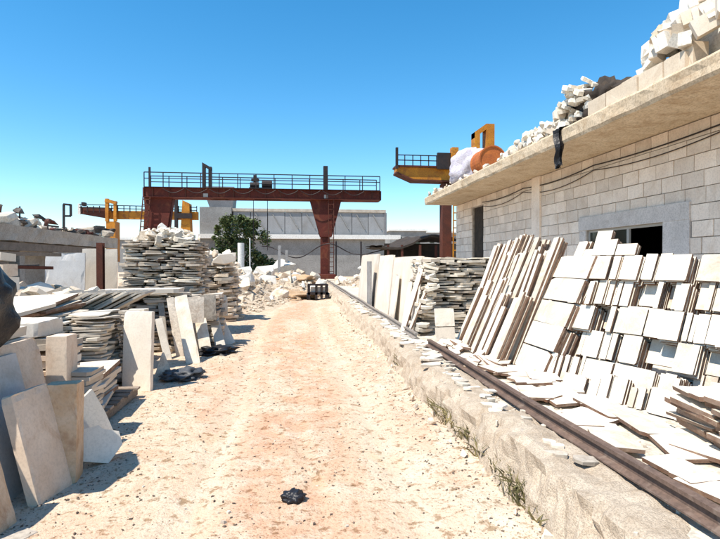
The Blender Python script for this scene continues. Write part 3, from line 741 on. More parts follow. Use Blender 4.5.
# thick cream block lying on top
hero_slab('stone_block', (-2.58, 5.05, .90), (1, 0, 0), (0, 0, 1), .46, .15, .5, 'cream', 'cream block lying flat on top of the left slabs beside the black sack', cat='stone block', chip=.01, seed=10)
st = empty('slab_stack', (-2.6, 5.2, 0), 'stack of tan slabs carrying the cream block', 'slab stack')
flat_stack(st, 'stone_slab', -2.85, -2.2, 5.06, 5.6, 0, .86, .06, .6, ['cream','tan','rough'], kind='cut', jit=.02, r=random.Random(62))
# vertical bundle of thin slabs
st = empty('slab_stack', (-1.95, 4.95, 0), 'small square stack of thin grey slabs right of the tan block', 'slab stack')
flat_stack(st, 'stone_slab', -2.08, -1.84, 4.85, 5.2, 0, .62, .035, .4, ['greyedge','rough'], kind='cut', jit=.012, r=random.Random(63), overhang=.02)
# pallet with white slabs
pal = empty('wooden_pallet', (-2.4, 5.8, 0), 'weathered wooden pallet under flat white slabs on the left', 'pallet')
for k in range(3):
    mb = MB(); x = -2.82+.42*k; mb.box(x, x+.08, 5.15, 6.45, .018, .10); mb.build('runner', M['wood'], pal)
for k in range(8):
    mb = MB(); y = 5.16+.165*k; mb.box(-2.86, -1.88+.02*math.sin(k*3), y, y+.11, .102, .125); mb.build('deck_board', M['wood'], pal)
st = empty('slab_stack', (-2.3, 5.8, .13), 'flat white slabs stacked on the wooden pallet', 'slab stack')
flat_stack(st, 'stone_slab', -2.75, -2.0, 5.45, 6.15, .128, .30, .05, .72, ['greyedge','white'], kind='cut', jit=.03, r=random.Random(64), rz=.06)
# bigger stack behind
st = empty('slab_stack', (-2.7, 7, 0), 'uneven tall stack of thin grey slabs behind the pallet', 'slab stack')
flat_stack(st, 'stone_slab', -3.25, -2.35, 6.6, 7.4, 0, .95, .032, .36, ['greyedge','roughwhite','rough'], kind='rough', jit=.05, r=random.Random(65), overhang=.12)
st = empty('slab_stack', (-3.5, 6.2, 0), 'long pale planks stacked flat behind the cream block', 'slab stack')
flat_stack(st, 'stone_slab', -4.3, -2.95, 5.75, 7.6, 0, 1.10, .05, 1.1, ['greyedge','white'], kind='cut', jit=.06, r=random.Random(66), overhang=.08)
st = empty('slab_stack', (-3.4, 8.4, 0), 'stack topped with thin slabs tipped to the right on the left pile', 'slab stack')
flat_stack(st, 'stone_slab', -4.0, -2.7, 7.8, 9.0, 0, .92, .05, .6, ['roughwhite','rough'], kind='rough', jit=.06, r=random.Random(67), overhang=.12)
rr = random.Random(68)
for k in range(12):
    put('stone_slab', 'cut', 'greyedge', st, (-3.55+.10*k, 8.0+rr.uniform(0,.3), 1.02+.02*rr.random()), (.8, rr.uniform(-.1,.1), .42), (0, 1, 0), (.55, .5, .03), rr)
# pinkish block column far left
st = empty('block_stack', (-4.3, 8.3, 0), 'column of pinkish blocks standing before the grey panel at far left', 'block stack')
flat_stack(st, 'block', -4.75, -4.3, 8.2, 8.6, 0, 1.62, .2, .45, ['cream','tan'], kind='cut', jit=.02, r=random.Random(69))
# upright white slab
a = G(118, 389); b = G(151, 392)
hero_slab('upright_slab', (a+b)/2 + Vector((0, .02, -.01)), b-a, (-.02, .06, 1), .43, .99, .06, 'cream', 'tall white slab standing upright facing the viewer on the left', chip=.01, seed=14)
st = empty('slab_stack', (-2.1, 7, 0), 'narrow stack of ragged thin stones right of the upright white slab', 'slab stack')
flat_stack(st, 'stone_slab', -2.30, -2.04, 6.95, 7.4, 0, .95, .045, .3, ['roughwhite','rough'], jit=.03, r=random.Random(70), overhang=.05)
# small triangular offcut and plastic
hero_slab('broken_slab', G(163, 378)+Vector((0,0,-.01)), (1, .3, 0), (-.1, .3, 1), .26, .36, .04, 'rough', 'small pointed offcut leaning by the grey plastic sheet', chip=.01, seed=15, cuts=5, outline=lambda u, v, W, H: (u*W*(1-.9*(v+.5)), v*H))
o = crumple('plastic_sheet', 'greyplastic', G(181, 381)+Vector((0,.1,-.01)), (.5, .42, .15), 9, .8); tag(o, 'crumpled grey blue plastic sheet on the ground at left', 'plastic sheet')
# leaning planks
def plank(bx, by, tx, ty, wd, mat, label, seed, dy=.15, name='stone_plank'):
    b = G(bx, by); x1 = Xy(tx, b.y+dy); t_ = Vector((x1, b.y+dy, Z(ty, x1, b.y+dy)))
    U_ = (t_-b).normalized(); T_ = Vector((1, .12, 0)); T_ -= U_*T_.dot(U_)
    hero_slab(name, b + Vector((0,0,-.01)), T_, U_, wd, (t_-b).length, .045, mat, label, 'stone plank', chip=.008, cuts=6, seed=seed)
plank(193, 364, 180, 295, .215, 'white', 'bright white plank leaning left, cleanest in the left row', 16, .5)
plank(180, 357, 170, 297, .13, 'rough', 'narrow brown plank leaning just left of the bright white plank', 17, .2)
plank(168, 360, 158, 318, .12, 'greyedge', 'short pale plank leaning at the left end of the plank row', 18, .2)
plank(172, 350, 155, 296, .16, 'greyedge', 'grey plank standing behind the short pale plank', 19, .3)
plank(186, 348, 178, 296, .13, 'rough', 'dark narrow plank showing behind the bright white plank', 20, .25)
plank(206, 354, 200, 318, .20, 'strip', 'pale plank propped against the left half of the small tile wall', 45, .3)
plank(221, 349, 213, 314, .18, 'greyedge', 'pale plank propped against the right half of the small tile wall', 46, .3)
plank(160, 352, 153, 298, .13, 'strip', 'leftmost tall plank of the row behind the upright slab', 35, .3)
plank(166, 355, 160, 297, .10, 'rough', 'thin dark plank second from the left in the plank row', 36, .3)
plank(176, 351, 166, 297, .12, 'strip', 'tan plank in the middle of the plank row', 37, .25)
plank(185, 356, 175, 297, .09, 'strip', 'slim plank touching the left side of the bright white plank', 38, .3)
for k, (bx, by, tx, ty, wd, lb) in enumerate(((202, 351, 196, 322, .27, 'lower left brown tile of the small tile wall'), (213, 347, 208, 320, .27, 'lower right brown tile of the small tile wall'))):
    plank(bx, by, tx, ty, wd, 'rough', lb, 21+k, .1, 'stone_tile')
def tile_up(px, py0, py1, Yv, wd, mat, lb, seed):
    x = Xy(px, Yv); z0 = Z(py0, x, Yv); hero_slab('stone_tile', (x, Yv, z0), (1, .25, 0), (-.08, .1, 1), wd, Z(py1, x, Yv)-z0, .05, mat, lb, 'stone tile', chip=.008, cuts=5, seed=seed)
tile_up(195, 323, 297, 9.35, .30, 'rough', 'upper left brown tile of the small tile wall', 23)
tile_up(208, 320, 295, 9.75, .28, 'rough', 'upper right brown tile of the small tile wall', 24)
plank(228, 345, 212, 312, .30, 'greyedge', 'grey slab tipped over at the right end of the left row', 25, .35, 'stone_slab')
plank(216, 346, 203, 318, .16, 'greyedge', 'thin pale slab tipped beside the small tile wall', 26, .3, 'stone_slab')
tile_up(219, 312, 295, 12.5, .34, 'white', 'small white tile standing beyond the tile wall', 27)
tile_up(224, 316, 297, 11.8, .16, 'white', 'narrow white tile standing furthest right of the left row', 28)
# dark debris between
o = crumple('plastic_sheet', 'blackplastic', G(212, 356)+Vector((0,.2,-.01)), (.6, .5, .14), 12, .8); tag(o, 'black plastic bag slumped at the foot of the small tile wall', 'plastic bag')
# backing stack for planks, with long plank on it
st = empty('slab_stack', (-2.4, 9.2, 0), 'stack behind the leaning planks carrying one long flat plank', 'slab stack')
flat_stack(st, 'stone_slab', -3.2, -2.0, 9.55, 10.4, 0, 1.0, .05, .45, ['rough','rough','roughwhite'], jit=.05, r=random.Random(71))
put('stone_plank', 'cut', 'greyedge', st, (-2.75, 9.6, 1.09), (1, .03, .01), (0, 1, 0), (1.35, .5, .07))
put('stone_plank', 'cut', 'rough', st, (-3.3, 9.55, 1.03), (1, -.05, -.02), (0, 1, 0), (1.0, .5, .06))
st2 = empty('slab_stack', (-1.9, 10.2, 0), 'dark stack of rough stones behind the small tile wall', 'slab stack')
flat_stack(st2, 'stone_slab', -2.35, -1.45, 9.95, 10.7, 0, .9, .07, .4, ['rough'], jit=.05, r=random.Random(72))
# ---- big masonry-like stack of flat stones
yb = 11.3
bs = empty('flagstone_stack', (-3.1, yb+.8, 0), 'tallest stack of dark rough flat stones left of the drive', 'flagstone stack')
x0, x1 = Xy(117, yb), Xy(200, yb)
zt = flat_stack(bs, 'flagstone', x0, x1, yb, yb+1.5, 0, 2.02, .052, .40, ['rough','rough','rough','roughwhite'], jit=.05, r=random.Random(73), overhang=.08, taper=.06)
rr = random.Random(74)
for i in range(170):
    q = rr.random(); a = rr.uniform(0, 6.28); xx = (x0+x1)/2 + (x1-x0)*.42*math.sqrt(q)*math.cos(a); yy = yb+.75+.7*math.sqrt(q)*math.sin(a); s = rr.uniform(.1,.26)
    put('flagstone', rr.choice(['rough','rock']), rr.choice(['rubblewhite','roughwhite','roughwhite','rubble']), bs, (xx, yy, zt+.02+.27*(1-q*q)*rr.random()), (rr.uniform(-1,1), rr.uniform(-1,1), rr.uniform(-.2,.2)), (rr.uniform(-1,1), rr.uniform(-1,1), .3), (s*1.3, s, s*.4), rr)
bs = empty('flagstone_stack', (-2.3, 15, 0), 'second stack of rough pale stones beyond the tallest stack', 'flagstone stack')
yb = 14.2
flat_stack(bs, 'flagstone', Xy(196, yb), Xy(236, yb), yb, yb+1.6, 0, 1.5, .085, .42, ['roughwhite','rubble','rough'], jit=.08, r=random.Random(75), overhang=.1, taper=.25)
rr = random.Random(76)
for i in range(46):
    s = rr.uniform(.14,.34); xx = Xy(rr.uniform(198, 228), yb+.5); put('stone', 'rock', rr.choice(['rubblewhite','roughwhite','rubble']), bs, (xx, yb+rr.uniform(.1,1.3), 1.5+.35*rr.random()), (rr.uniform(-1,1), rr.uniform(-1,1), 0), (0,.3,1), (s*1.3,s,s*.7), rr)
put('stone', 'blockrock', 'cream', bs, (Xy(222, yb), yb+.3, 1.66), (1,.2,.1), (0,1,0), (.7,.5,.34), rr)
# ---- panels standing by the left shed
yp = 12.6
xa, xb = Xy(44, yp), Xy(83, yp)
hero_slab('large_slab', ((xa+xb)/2, yp, -.01), (1, .08, 0), (-.02, .06, 1), xb-xa, Z(252, xa, yp), .05, 'grey', 'large blue grey slab standing before the left shed', chip=.02, seed=33)
yp = 13.2; xa, xb = Xy(81, yp), Xy(116, yp)
hero_slab('large_slab', ((xa+xb)/2, yp, -.01), (1, .05, 0), (0, .05, 1), xb-xa, Z(248, xa, yp), .05, 'cream', 'large beige slab standing behind the brown steel post', chip=.01, seed=34)
xa = Xy(101, 12.9); mb = MB(); mb.box(xa-.07, xa+.07, 12.80, 12.81, 0, 2.05); mb.box(xa-.07, xa+.07, 12.94, 12.95, 0, 2.05); mb.box(xa-.008, xa+.008, 12.81, 12.94, 0, 2.05)
o = mb.build('steel_post', M['brownsteel']); tag(o, 'brown steel post standing in front of the beige slab', 'post')

# ---- low shed at far left
SX = -7.0
sy0, sy1 = 6.0, Yx(119, SX)
zb_, zt_ = Z(240, SX, Yx(5, SX)), Z(224, SX, Yx(5, SX))
shed = empty('flat_roof_shed', (SX, 14, 0), 'low shed with a flat concrete roof at the far left', 'shed')
mb = MB(); v = []; ysr = [sy0+.3*i for i in range(int((sy1-sy0)/.3)+1)]; f = []
prof = [(SX-6, zb_), (SX+.0, zb_), (SX, (zb_+zt_)/2), (SX+.02, zt_), (SX-6, zt_)]
for y in ysr:
    for i, (x, z) in enumerate(prof): b = noise.noise(Vector((x*3, y*3, z*5))); v.append((x+.03*b, y, z+.02*b))
k = len(prof)
f = [(j*k+i, (j+1)*k+i, (j+1)*k+(i+1)%k, j*k+(i+1)%k) for j in range(len(ysr)-1) for i in range(k)] + [tuple(range(k)), tuple((len(ysr)-1)*k+i for i in range(k))[::-1]]
mb.add(v, f); mb.build('roof_slab', M['concrete'], shed)
mb = MB(); mb.box(SX-.75, SX-.55, sy0+.2, sy1-.2, 0, zb_); mb.box(SX-5.6, SX-.8, sy1-.4, sy1-.2, 0, zb_); mb.build('wall', M['concrete'], shed)
for y in [sy0+.5+2.6*i for i in range(8)]:
    if y < sy1-.4: mb = MB(); mb.box(SX-.36, SX-.10, y, y+.26, 0, zb_); mb.build('column', M['concrete'], shed)
rr = random.Random(81)
for i in range(1):
    mb = MB(); z = zb_-.24; mb.box(SX-.08, SX-.03, sy0+.3, sy1-.4, z, z+.2); mb.build('crosspiece', M['wood'], shed)
sc = empty('scrap_heap', (SX-.8, 15, zt_), 'heap of dark scrap and rods lying on the left shed roof', 'scrap heap')
for i in range(150):
    y = rr.uniform(9.5, sy1-.2); x = SX-rr.uniform(.2,1.6); s = rr.uniform(.12,.5); hh = .35+.3*math.sin(y*.9)
    put('scrap_piece', rr.choice(['rock','rough','blockrock']), rr.choice(['scrap','rough','scrap','rough','roughwhite','brownsteel']), sc, (x, y, zt_+.05+abs(rr.gauss(0,.22))*hh*1.6), (rr.uniform(-1,1), rr.uniform(-1,1), rr.uniform(-.3,.3)), (0, rr.uniform(-.5,.5), 1), (s*1.8, s*.6, s*.7), rr)
for i in range(12):
    y = rr.uniform(12, sy1-.4); x = SX-rr.uniform(.3,1.2)
    mb = MB(); a = Vector((x, y, zt_+rr.uniform(.06,.2))); mb.bar(a, a+Vector((rr.uniform(-.3,.3), rr.uniform(.6,1.8), rr.uniform(-.05,.12))), .05); mb.build('rod', M['scrap'], sc)
for i, (px, h_) in enumerate(((64, .95), (20, .6), (48, .35))):
    y = Yx(px, SX-.5); mb = MB(); mb.bar((SX-.5, y, zt_), (SX-.5, y+.02, zt_+h_), .06 if i == 0 else .03)
    if i == 0: mb.bar((SX-.5, y, zt_+h_), (SX-.28, y, zt_+h_-.02), .06); mb.bar((SX-.5, y, zt_+h_*.6), (SX-.28, y, zt_+h_*.6), .06); mb.bar((SX-.28, y, zt_+h_*.6), (SX-.28, y, zt_+h_), .06)
    o = mb.build('roof_mast', M['darksteel']); tag(o, ['short mast with a square frame on the left shed roof', 'thin rod standing nearest the left edge on the shed roof', 'shortest thin rod standing on the left shed roof'][i], 'mast')
# timber and scrap inside the shed front
tp = empty('timber_pile', (-5.6, 11, 0), 'pile of dark brown timber under the left shed edge', 'timber pile')
for i in range(40):
    a = Vector((-6.3+rr.uniform(-.3,.9), 9.2+rr.uniform(0,.8), .05+1.85*i/40)); mb = MB(); mb.bar(a, a+Vector((rr.uniform(.6,1.4)*rr.choice([1,1,-1])*.6, rr.uniform(.8,2), rr.uniform(-.08,.08))), rr.uniform(.08,.18), rr.uniform(.05,.1)); mb.build('plank', M[rr.choice(['wood','brownsteel','scrap'])], tp)
rr2 = random.Random(82)
fill = empty('rubble_heap', (-4.6, 10.6, 0), 'broad heap of pale broken slabs between the stacks and the left shed', 'rubble')
for i in range(290):
    x = rr2.uniform(-6.4,-3.4); y = rr2.uniform(8.8, 12.3); s = rr2.uniform(.18,.5)
    zz = 1.05*max(0, 1-((x+4.9)/2.0)**2)*max(0, 1-((y-10.4)/2.6)**2)
    put('stone_slab', rr2.choice(['rough','rough','rock']), rr2.choice(['rough','roughwhite','rubble','greyedge']), fill, (x, y, zz*rr2.uniform(.8,1)+.05), (rr2.uniform(-1,1), rr2.uniform(-1,1), rr2.uniform(-.25,.25)), (rr2.uniform(-1,1), rr2.uniform(-1,1), rr2.uniform(-.2,.3)), (s*1.4, s, s*.25), rr2)
c = crumple('heap_core', 'mound', (0,0,0), (2.9, 3.6, .95), 15, .15, sub=3); c.parent = fill; c.location = Vector((-4.9, 10.4, -.05))-fill.location

# ================================================================== END OF THE DRIVE
def mz(x, y):
    b = 1.25*math.exp(-((x+4.2)/2.6)**2-((y-27)/5.5)**2) + .95*math.exp(-((x+.6)/1.9)**2-((y-31.5)/3.2)**2) + .6*math.exp(-((x-3.6)/1.8)**2-((y-29)/6)**2) + 1.0*math.exp(-((x+5)/1.8)**2-((y-20)/4)**2) + .75*math.exp(-((x+2.9)/1.25)**2-((y-21.5)/4.2)**2) + .35*math.exp(-((x+.2)/1.6)**2-((y-26.5)/2.2)**2)
    return b*(1+.25*noise.noise(Vector((x*1.3, y*1.1, 2)))+.15*noise.noise(Vector((x*4, y*4, 6)))) - .06
mb = MB(); xs_ = [-10+.22*i for i in range(74)]; ys_m = [15+.25*i for i in range(92)]
mb.v = [(x, y, mz(x, y)) for y in ys_m for x in xs_]; k = len(xs_)
mb.f = [(j*k+i, j*k+i+1, (j+1)*k+i+1, (j+1)*k+i) for j in range(len(ys_m)-1) for i in range(k-1)]
me = bpy.data.meshes.new('rubble_mound'); me.from_pydata(mb.v, [], mb.f); me.materials.append(M['mound'])
mound = link('rubble_mound', me); tag(mound, kind='structure')
rr = random.Random(91); n_ = 0; small = MB()
def rockto(mb, c, s, r):
    me = r.choice(piece('rock', 'rubble')); a = r.uniform(0, 6.28); ca, sa = math.cos(a), math.sin(a)
    mb.add([(c[0]+s*(v.co.x*ca-v.co.y*sa)*1.3, c[1]+s*(v.co.x*sa+v.co.y*ca), c[2]+s*v.co.z) for v in me.vertices], [list(p.vertices) for p in me.polygons])
while n_ < 295:
    x = rr.uniform(-7, 4.6); y = rr.uniform(16.5, 34); z = mz(x, y)
    if z < .03 + .1*rr.random(): continue
    if x > 1.5 and z < PZ: continue
    s = rr.uniform(.14,.42) if rr.random() < .93 else rr.uniform(.5,.75); n_ += 1
    put('stone', 'rock', rr.choice(['rubblewhite','rubble','rubble','rubble','roughwhite']), mound, (x, y, z+s*.2), (rr.uniform(-1,1), rr.uniform(-1,1), .2), (rr.uniform(-.4,.4), rr.uniform(-.4,.4), 1), (s*1.35, s, s*.8), rr)
for i in range(4200):
    x = rr.uniform(-7.5, 5); y = rr.uniform(16, 35); z = mz(x, y)
    if z > .0: rockto(small, (x, y, z+.02), rr.uniform(.05,.16), rr)
tag(small.build('stone_fragments', M['rubble'], mound), kind='stuff')
# white boulders on the crest
for k, (px, py, Y_, s) in enumerate(((262, 268, 29, 1.15), (284, 266, 30.5, 1.3), (266, 278, 26, .95), (242, 270, 25, .9), (297, 275, 29, .8))):
    x = Xy(px, Y_); o = put('boulder', 'rock', 'rubblewhite', None, (x, Y_, Z(py+4, x, Y_)), (1, .3*k-.5, .1), (0, .2, 1), (s*1.5, s, s*.8), rr)
    tag(o, ['white boulder lying just right of the tree foot', 'largest white boulder on the crest left of the gantry leg', 'white boulder halfway down the mound below the tree', 'white boulder leftmost on the mound by the second stack', 'white boulder nearest the red gantry leg'][k], 'boulder', 'white boulders on the mound')
# orange earth heap
o = crumple('earth_heap', 'earth', (Xy(290, 23.5), 23.5, -.12), (2.3, 2.6, .48), 17, .5); tag(o, 'low heap of orange earth at the end of the drive', 'earth heap')
o = crumple('earth_heap', 'earth', (Xy(298, 28.6), 28.6, .35), (2.0, 1.6, .6), 19, .5); tag(o, 'red brown earth on the mound left of the gantry leg', 'earth heap')
# small dark trolley
cb = G(318, 300); tr = empty('steel_trolley', cb, 'small black steel trolley standing at the end of the drive', 'trolley')
W_ = .86; H_ = .60
def trbox(name, x0, x1, y0, y1, z0, z1, mat): mb = MB(); mb.box(cb.x+x0, cb.x+x1, cb.y+y0, cb.y+y1, z0, z1); return mb.build(name, M[mat], tr)
trbox('frame', -.43, .43, 0, .7, .22, .32, 'darksteel')
for x in (-.43, -.12, .10, .33): trbox('upright', x, x+.10, 0, .09, .02, H_, 'darksteel')
for x in (-.43, .33): trbox('upright', x, x+.10, .6, .69, .02, H_, 'darksteel')
trbox('top_bar', -.43, .43, -.01, .10, H_, H_+.06, 'darksteel'); trbox('top_bar', -.43, .43, .59, .70, H_, H_+.06, 'darksteel')
trbox('load', -.30, .30, .12, .55, .33, .55, 'cream')
for x in (-.47, .44):
    for y in (.12, .55):
        mb = MB(); mb.tube([(cb.x+x, cb.y+y, .14), (cb.x+x+.05, cb.y+y, .14)], .14, 14); mb.build('wheel', M['blackplastic'], tr)
# stakes by the gantry leg
for k, (px, Y_, h_) in enumerate(((279, 30, 1.35), (286, 30.5, 1.2))):
    x = Xy(px, Y_); z = mz(x, Y_)-.1; mb = MB(); mb.bar((x, Y_, z), (x+.03, Y_, z+h_+.3), .16, .1); o = mb.build('timber_stake', M['greywood']); tag(o, ['left one of two grey stakes by the gantry leg', 'right one of two grey stakes by the gantry leg'][k], 'stake')
# black hose draped before the warehouse
mb = MB(); pts = []
for i in range(50):
    t_ = i/49; px = 262+150*t_; Y_ = 35.2; x = Xy(px, Y_); z = Z(247, x, Y_) + .5*math.cos(t_*14)*(.6+.4*math.sin(t_*5)) - .25; pts.append((x, Y_+.4*math.sin(i*.5), z))
mb.tube(pts, .035, 6); o = mb.build('hose', M['darksteel']); tag(o, 'black hose drooping in loops before the grey warehouse', 'hose')
for k, px in enumerate((336, 361, 397)):
    x = Xy(px, 35.2); mb = MB(); mb.tube([(x, 35.2, 0), (x, 35.2, 3.0)], .06, 6); o = mb.build('hose_post', M['darksteel']); tag(o, ['thin post carrying the hose right beside the gantry leg', 'thin post carrying the hose behind the grey board', 'thin post carrying the hose before the dark canopy'][k], 'post')

# ================================================================== RED GANTRY CRANE
GY = 36.5
g = empty('gantry_crane', (1.9, GY, PZ), 'rust red gantry crane spanning the end of the drive', 'crane')
gxl, gxr = Xy(148, GY), Xy(378, GY); bz0, bz1 = 5.93, 6.5
mb = MB()
for y in (GY-.5, GY+.5):
    mb.box(gxl, gxr, y-.14, y+.14, bz0, bz1)
    mb.box(gxl-.01, gxr+.01, y-.22, y+.22, bz1, bz1+.035); mb.box(gxl-.01, gxr+.01, y-.22, y+.22, bz0-.035, bz0)
mb.build('girder', M['rustred'], g)
mb = MB(); mb.box(gxl-.12, gxl-.02, GY-.7, GY+.7, bz0-.03, bz1+.03); mb.build('end_beam', M['rustred'], g)
mb = MB(); mb.box(gxr+.02, gxr+.12, GY-.7, GY+.7, bz0-.03, bz1+.03); mb.build('end_beam', M['rustred'], g)
ry = GY-.78
mb = MB(); mb.box(gxl, gxr, GY-.9, GY-.3, bz1+.037, bz1+.06); mb.build('walkway', M['darksteel'], g)
for z, hh in ((bz1+.62, .05), (bz1+1.02, .06)):
    for y in (ry, GY+.78): mb = MB(); mb.bar((gxl, y, z), (gxr, y, z), hh); mb.build('handrail', M['darksteel'], g)
for y in (ry, GY+.78):
    k = 0; x = gxl
    while x < gxr+.01: mb = MB(); mb.bar((x, y, bz1), (x, y, bz1+1.03), .055); mb.build('railing_post', M['darksteel'], g); x += (gxr-gxl)/13
mb = MB(); mb.bar((gxl+.35, ry, bz1), (gxl+.35, ry, bz1+1.35), .12); mb.build('corner_post', M['darksteel'], g)
for i in range(15):
    x = gxl + (gxr-gxl)*(i+.5)/15; mb = MB(); mb.box(x-.03, x+.03, GY-.70, GY-.642, bz0+.002, bz1-.002); mb.build('stiffener', M['brownsteel'], g)
for i in range(9):
    x = gxl+1.2+1.5*i; mb = MB(); mb.tube([(x+.17*k, GY-.95, bz1-.05-.28*math.sin(math.pi*k/8)) for k in range(9)], .022, 5); mb.build('festoon_cable', M['darksteel'], g)
# uprights over the beam
xl = Xy(207.5, GY)
for dx in (-.27, .14): mb = MB(); mb.box(xl+dx, xl+dx+.2, GY-.35, GY+.0, bz1+.04, Z(165, xl, GY)-.18*(dx > 0)); mb.build('upright', M['darksteel'], g)
mb = MB(); mb.prism([(xl-.27, Z(163.5, xl, GY)), (xl+.34, Z(163.5, xl, GY)-.35), (xl+.34, Z(163.5, xl, GY)-.55), (xl-.27, Z(163.5, xl, GY)-.2)], GY-.36, GY+.01); mb.build('upright_cap', M['darksteel'], g)
mb = MB(); mb.box(xl-.16, xl+.16, GY-.66, GY-.64, bz0+.02, bz0+.26); mb.build('bracket', M['alu'], g)
xr = Xy(325.5, GY)
mb = MB(); mb.box(xr-.15, xr+.15, GY-.35, GY+.1, bz1+.04, Z(167, xr, GY)); mb.build('upright', M['darksteel'], g)
mb = MB(); mb.box(xr-.13, xr+.13, GY-.66, GY-.64, bz0+.05, bz0+.3); mb.build('bracket', M['alu'], g)
# right leg: two triangular plates over a column, with a ladder
zc0 = Z(237, xr, GY)
legr = MB()
for y in (GY-.42, GY+.34): legr.prism([(Xy(310, GY), bz0-.04), (Xy(341, GY), bz0-.04), (Xy(331.5, GY), zc0), (Xy(320, GY), zc0)], y, y+.08)
legr.box(Xy(320.5, GY), Xy(329.5, GY), GY-.30, GY+.3, PZ+.4, bz0-.04)
lr = legr.build('leg', M['rustred'], g)
mb = MB(); mb.box(xr-.6, xr+.6, GY-1.6, GY+1.6, PZ+.12, PZ+.42); mb.build('bogie', M['rustred'], g)
lx = Xy(328, GY)
mb = MB(); mb.bar((lx, GY-.62, PZ+.4), (lx, GY-.62, bz0), .05); mb.bar((lx+.36, GY-.62, PZ+.4), (lx+.36, GY-.62, bz0), .05)
lad = mb.build('ladder', M['brownsteel'], g)
for i in range(16): mb = MB(); z = PZ+.6+.33*i; mb.bar((lx, GY-.62, z), (lx+.36, GY-.62, z), .04); mb.build('rung', M['brownsteel'], lad)
# left leg
mb = MB(); xa, xb = Xy(174, GY), Xy(158, GY); xc_ = Xy(146, GY)
for y in (GY-.42, GY+.34): mb.prism([(xc_, bz0-.04), (xa, bz0-.04), (Xy(163, GY)+.1, 2.0), (Xy(150, GY), 2.0)], y, y+.08)
mb.bar((xa-.25, GY, bz0-.04), (Xy(160, GY), GY, .3), .5, .5); mb.bar((xc_+.25, GY, bz0-.04), (xc_-.1, GY, .3), .4, .5)
mb.build('leg', M['rustred'], g)
mb = MB(); ladl = MB(); y = GY-.75
ladl.bar((xc_+.05, y, bz0), (xc_-.45, y, .3), .06); ladl.bar((xc_+.5, y, bz0), (xc_+.0, y, .3), .06)
lad = ladl.build('ladder', M['brownsteel'], g)
for i in range(15): mb = MB(); t_ = i/15; z = bz0-.2-(bz0-.5)*t_; x = xc_+.05-.5*t_; mb.bar((x, y, z), (x+.45, y, z), .06); mb.build('rung', M['brownsteel'], lad)
mb = MB(); mb.box(xc_-.7, xc_+1.2, GY-1.6, GY+1.6, .05, .35); mb.build('bogie', M['rustred'], g)
# hoist trolley
hx = Xy(261, GY)
mb = MB(); mb.box(hx-.75, hx+.75, GY-.6, GY+.6, bz1+.04, bz1+.16); ho = mb.build('hoist', M['darksteel'], g)
mb = MB(); mb.tube([(hx+.1, GY-.2, bz1+.42), (hx+.78, GY-.2, bz1+.42)], .28, 12); mb.build('drum', M['darksteel'], ho)
mb = MB(); mb.tube([(hx-.7, GY-.2, bz1+.36), (hx-.1, GY-.2, bz1+.36)], [.2,.22], 12); mb.box(hx-.48, hx-.26, GY-.3, GY-.05, bz1+.16, bz1+1.05); mb.box(hx-.62, hx-.1, GY-.32, GY-.08, bz1+.62, bz1+.8); mb.build('motor', M['darksteel'], ho)
for dx in (-.5, .45):
    mb = MB(); mb.tube([(hx+dx, GY, bz0-.04), (hx+dx, GY, 2.4)], .022, 4); mb.build('hoist_cable', M['darksteel'], ho)

# ================================================================== FAR THINGS
WY = 55
wh = empty('warehouse', (0, WY, 0), 'long grey warehouse behind the gantry crane', 'warehouse')
x0, x1 = Xy(199, WY), Xy(385, WY); xm = Xy(233, WY); ze = Z(238, 0, WY); zt = Z(209, 0, WY)
mb = MB(); mb.box(x0, x1, WY, WY+10, 0, ze); mb.build('wall', M['farblock'], wh)
mb = MB(); mb.box(x0+.02, x1+1.6, WY-.5, WY, ze-.1, ze+.35); mb.build('ledge', M['farwhite'], wh)
r = random.Random(101); npan = 9
for i in range(npan):
    a = xm+(x1-xm)*i/npan; b = xm+(x1-xm)*(i+1)/npan
    mb = MB(); mb.box(a+.03, b-.03, WY+.25+.02*(i % 2), WY+.6, ze+.36, zt-.3); mb.build('panel', M['sheetgrey'], wh)
    mb = MB(); mb.bar((a+.5, WY+.21, zt-.5), (a+1.4, WY+.21, ze+1.0), .10); mb.build('strut', M['farblock'], wh)
mb = MB(); mb.box(x0+.05, x1-.05, WY+.62, WY+9.9, ze, zt-.32); mb.build('hall', M['farblock'], wh)
mb = MB(); mb.box(xm-.1, x1+.12, WY+.12, WY+.7, zt-.29, zt+.02); mb.build('coping', M['concrete'], wh)
mb = MB(); mb.box(x1-.05, x1+.2, WY+.10, WY+10, ze+.36, zt-.3); mb.build('corner_trim', M['hopper'], wh)
mb = MB(); mb.box(x0+.1, xm-.12, WY-.12, WY+8, ze+.37, Z(207, x0, WY)); mb.build('side_block', M['farblock'], wh)
mb = MB(); zh = Z(186, x0, WY); xh0, xh1 = Xy(202, WY), Xy(233, WY)
mb.add([(xh0+.9, WY+.4, ze+2.6),(xh1-.1, WY+.4, ze+2.6),(xh1-.1, WY+3, ze+2.6),(xh0+.9, WY+3, ze+2.6),(xh0, WY+.2, zh),(xh1+.1, WY+.2, zh),(xh1+.1, WY+3.4, zh),(xh0, WY+3.4, zh)],
       [(0,3,2,1),(4,5,6,7),(0,1,5,4),(1,2,6,5),(2,3,7,6),(3,0,4,7)]); mb.build('hopper', M['hopper'], wh)
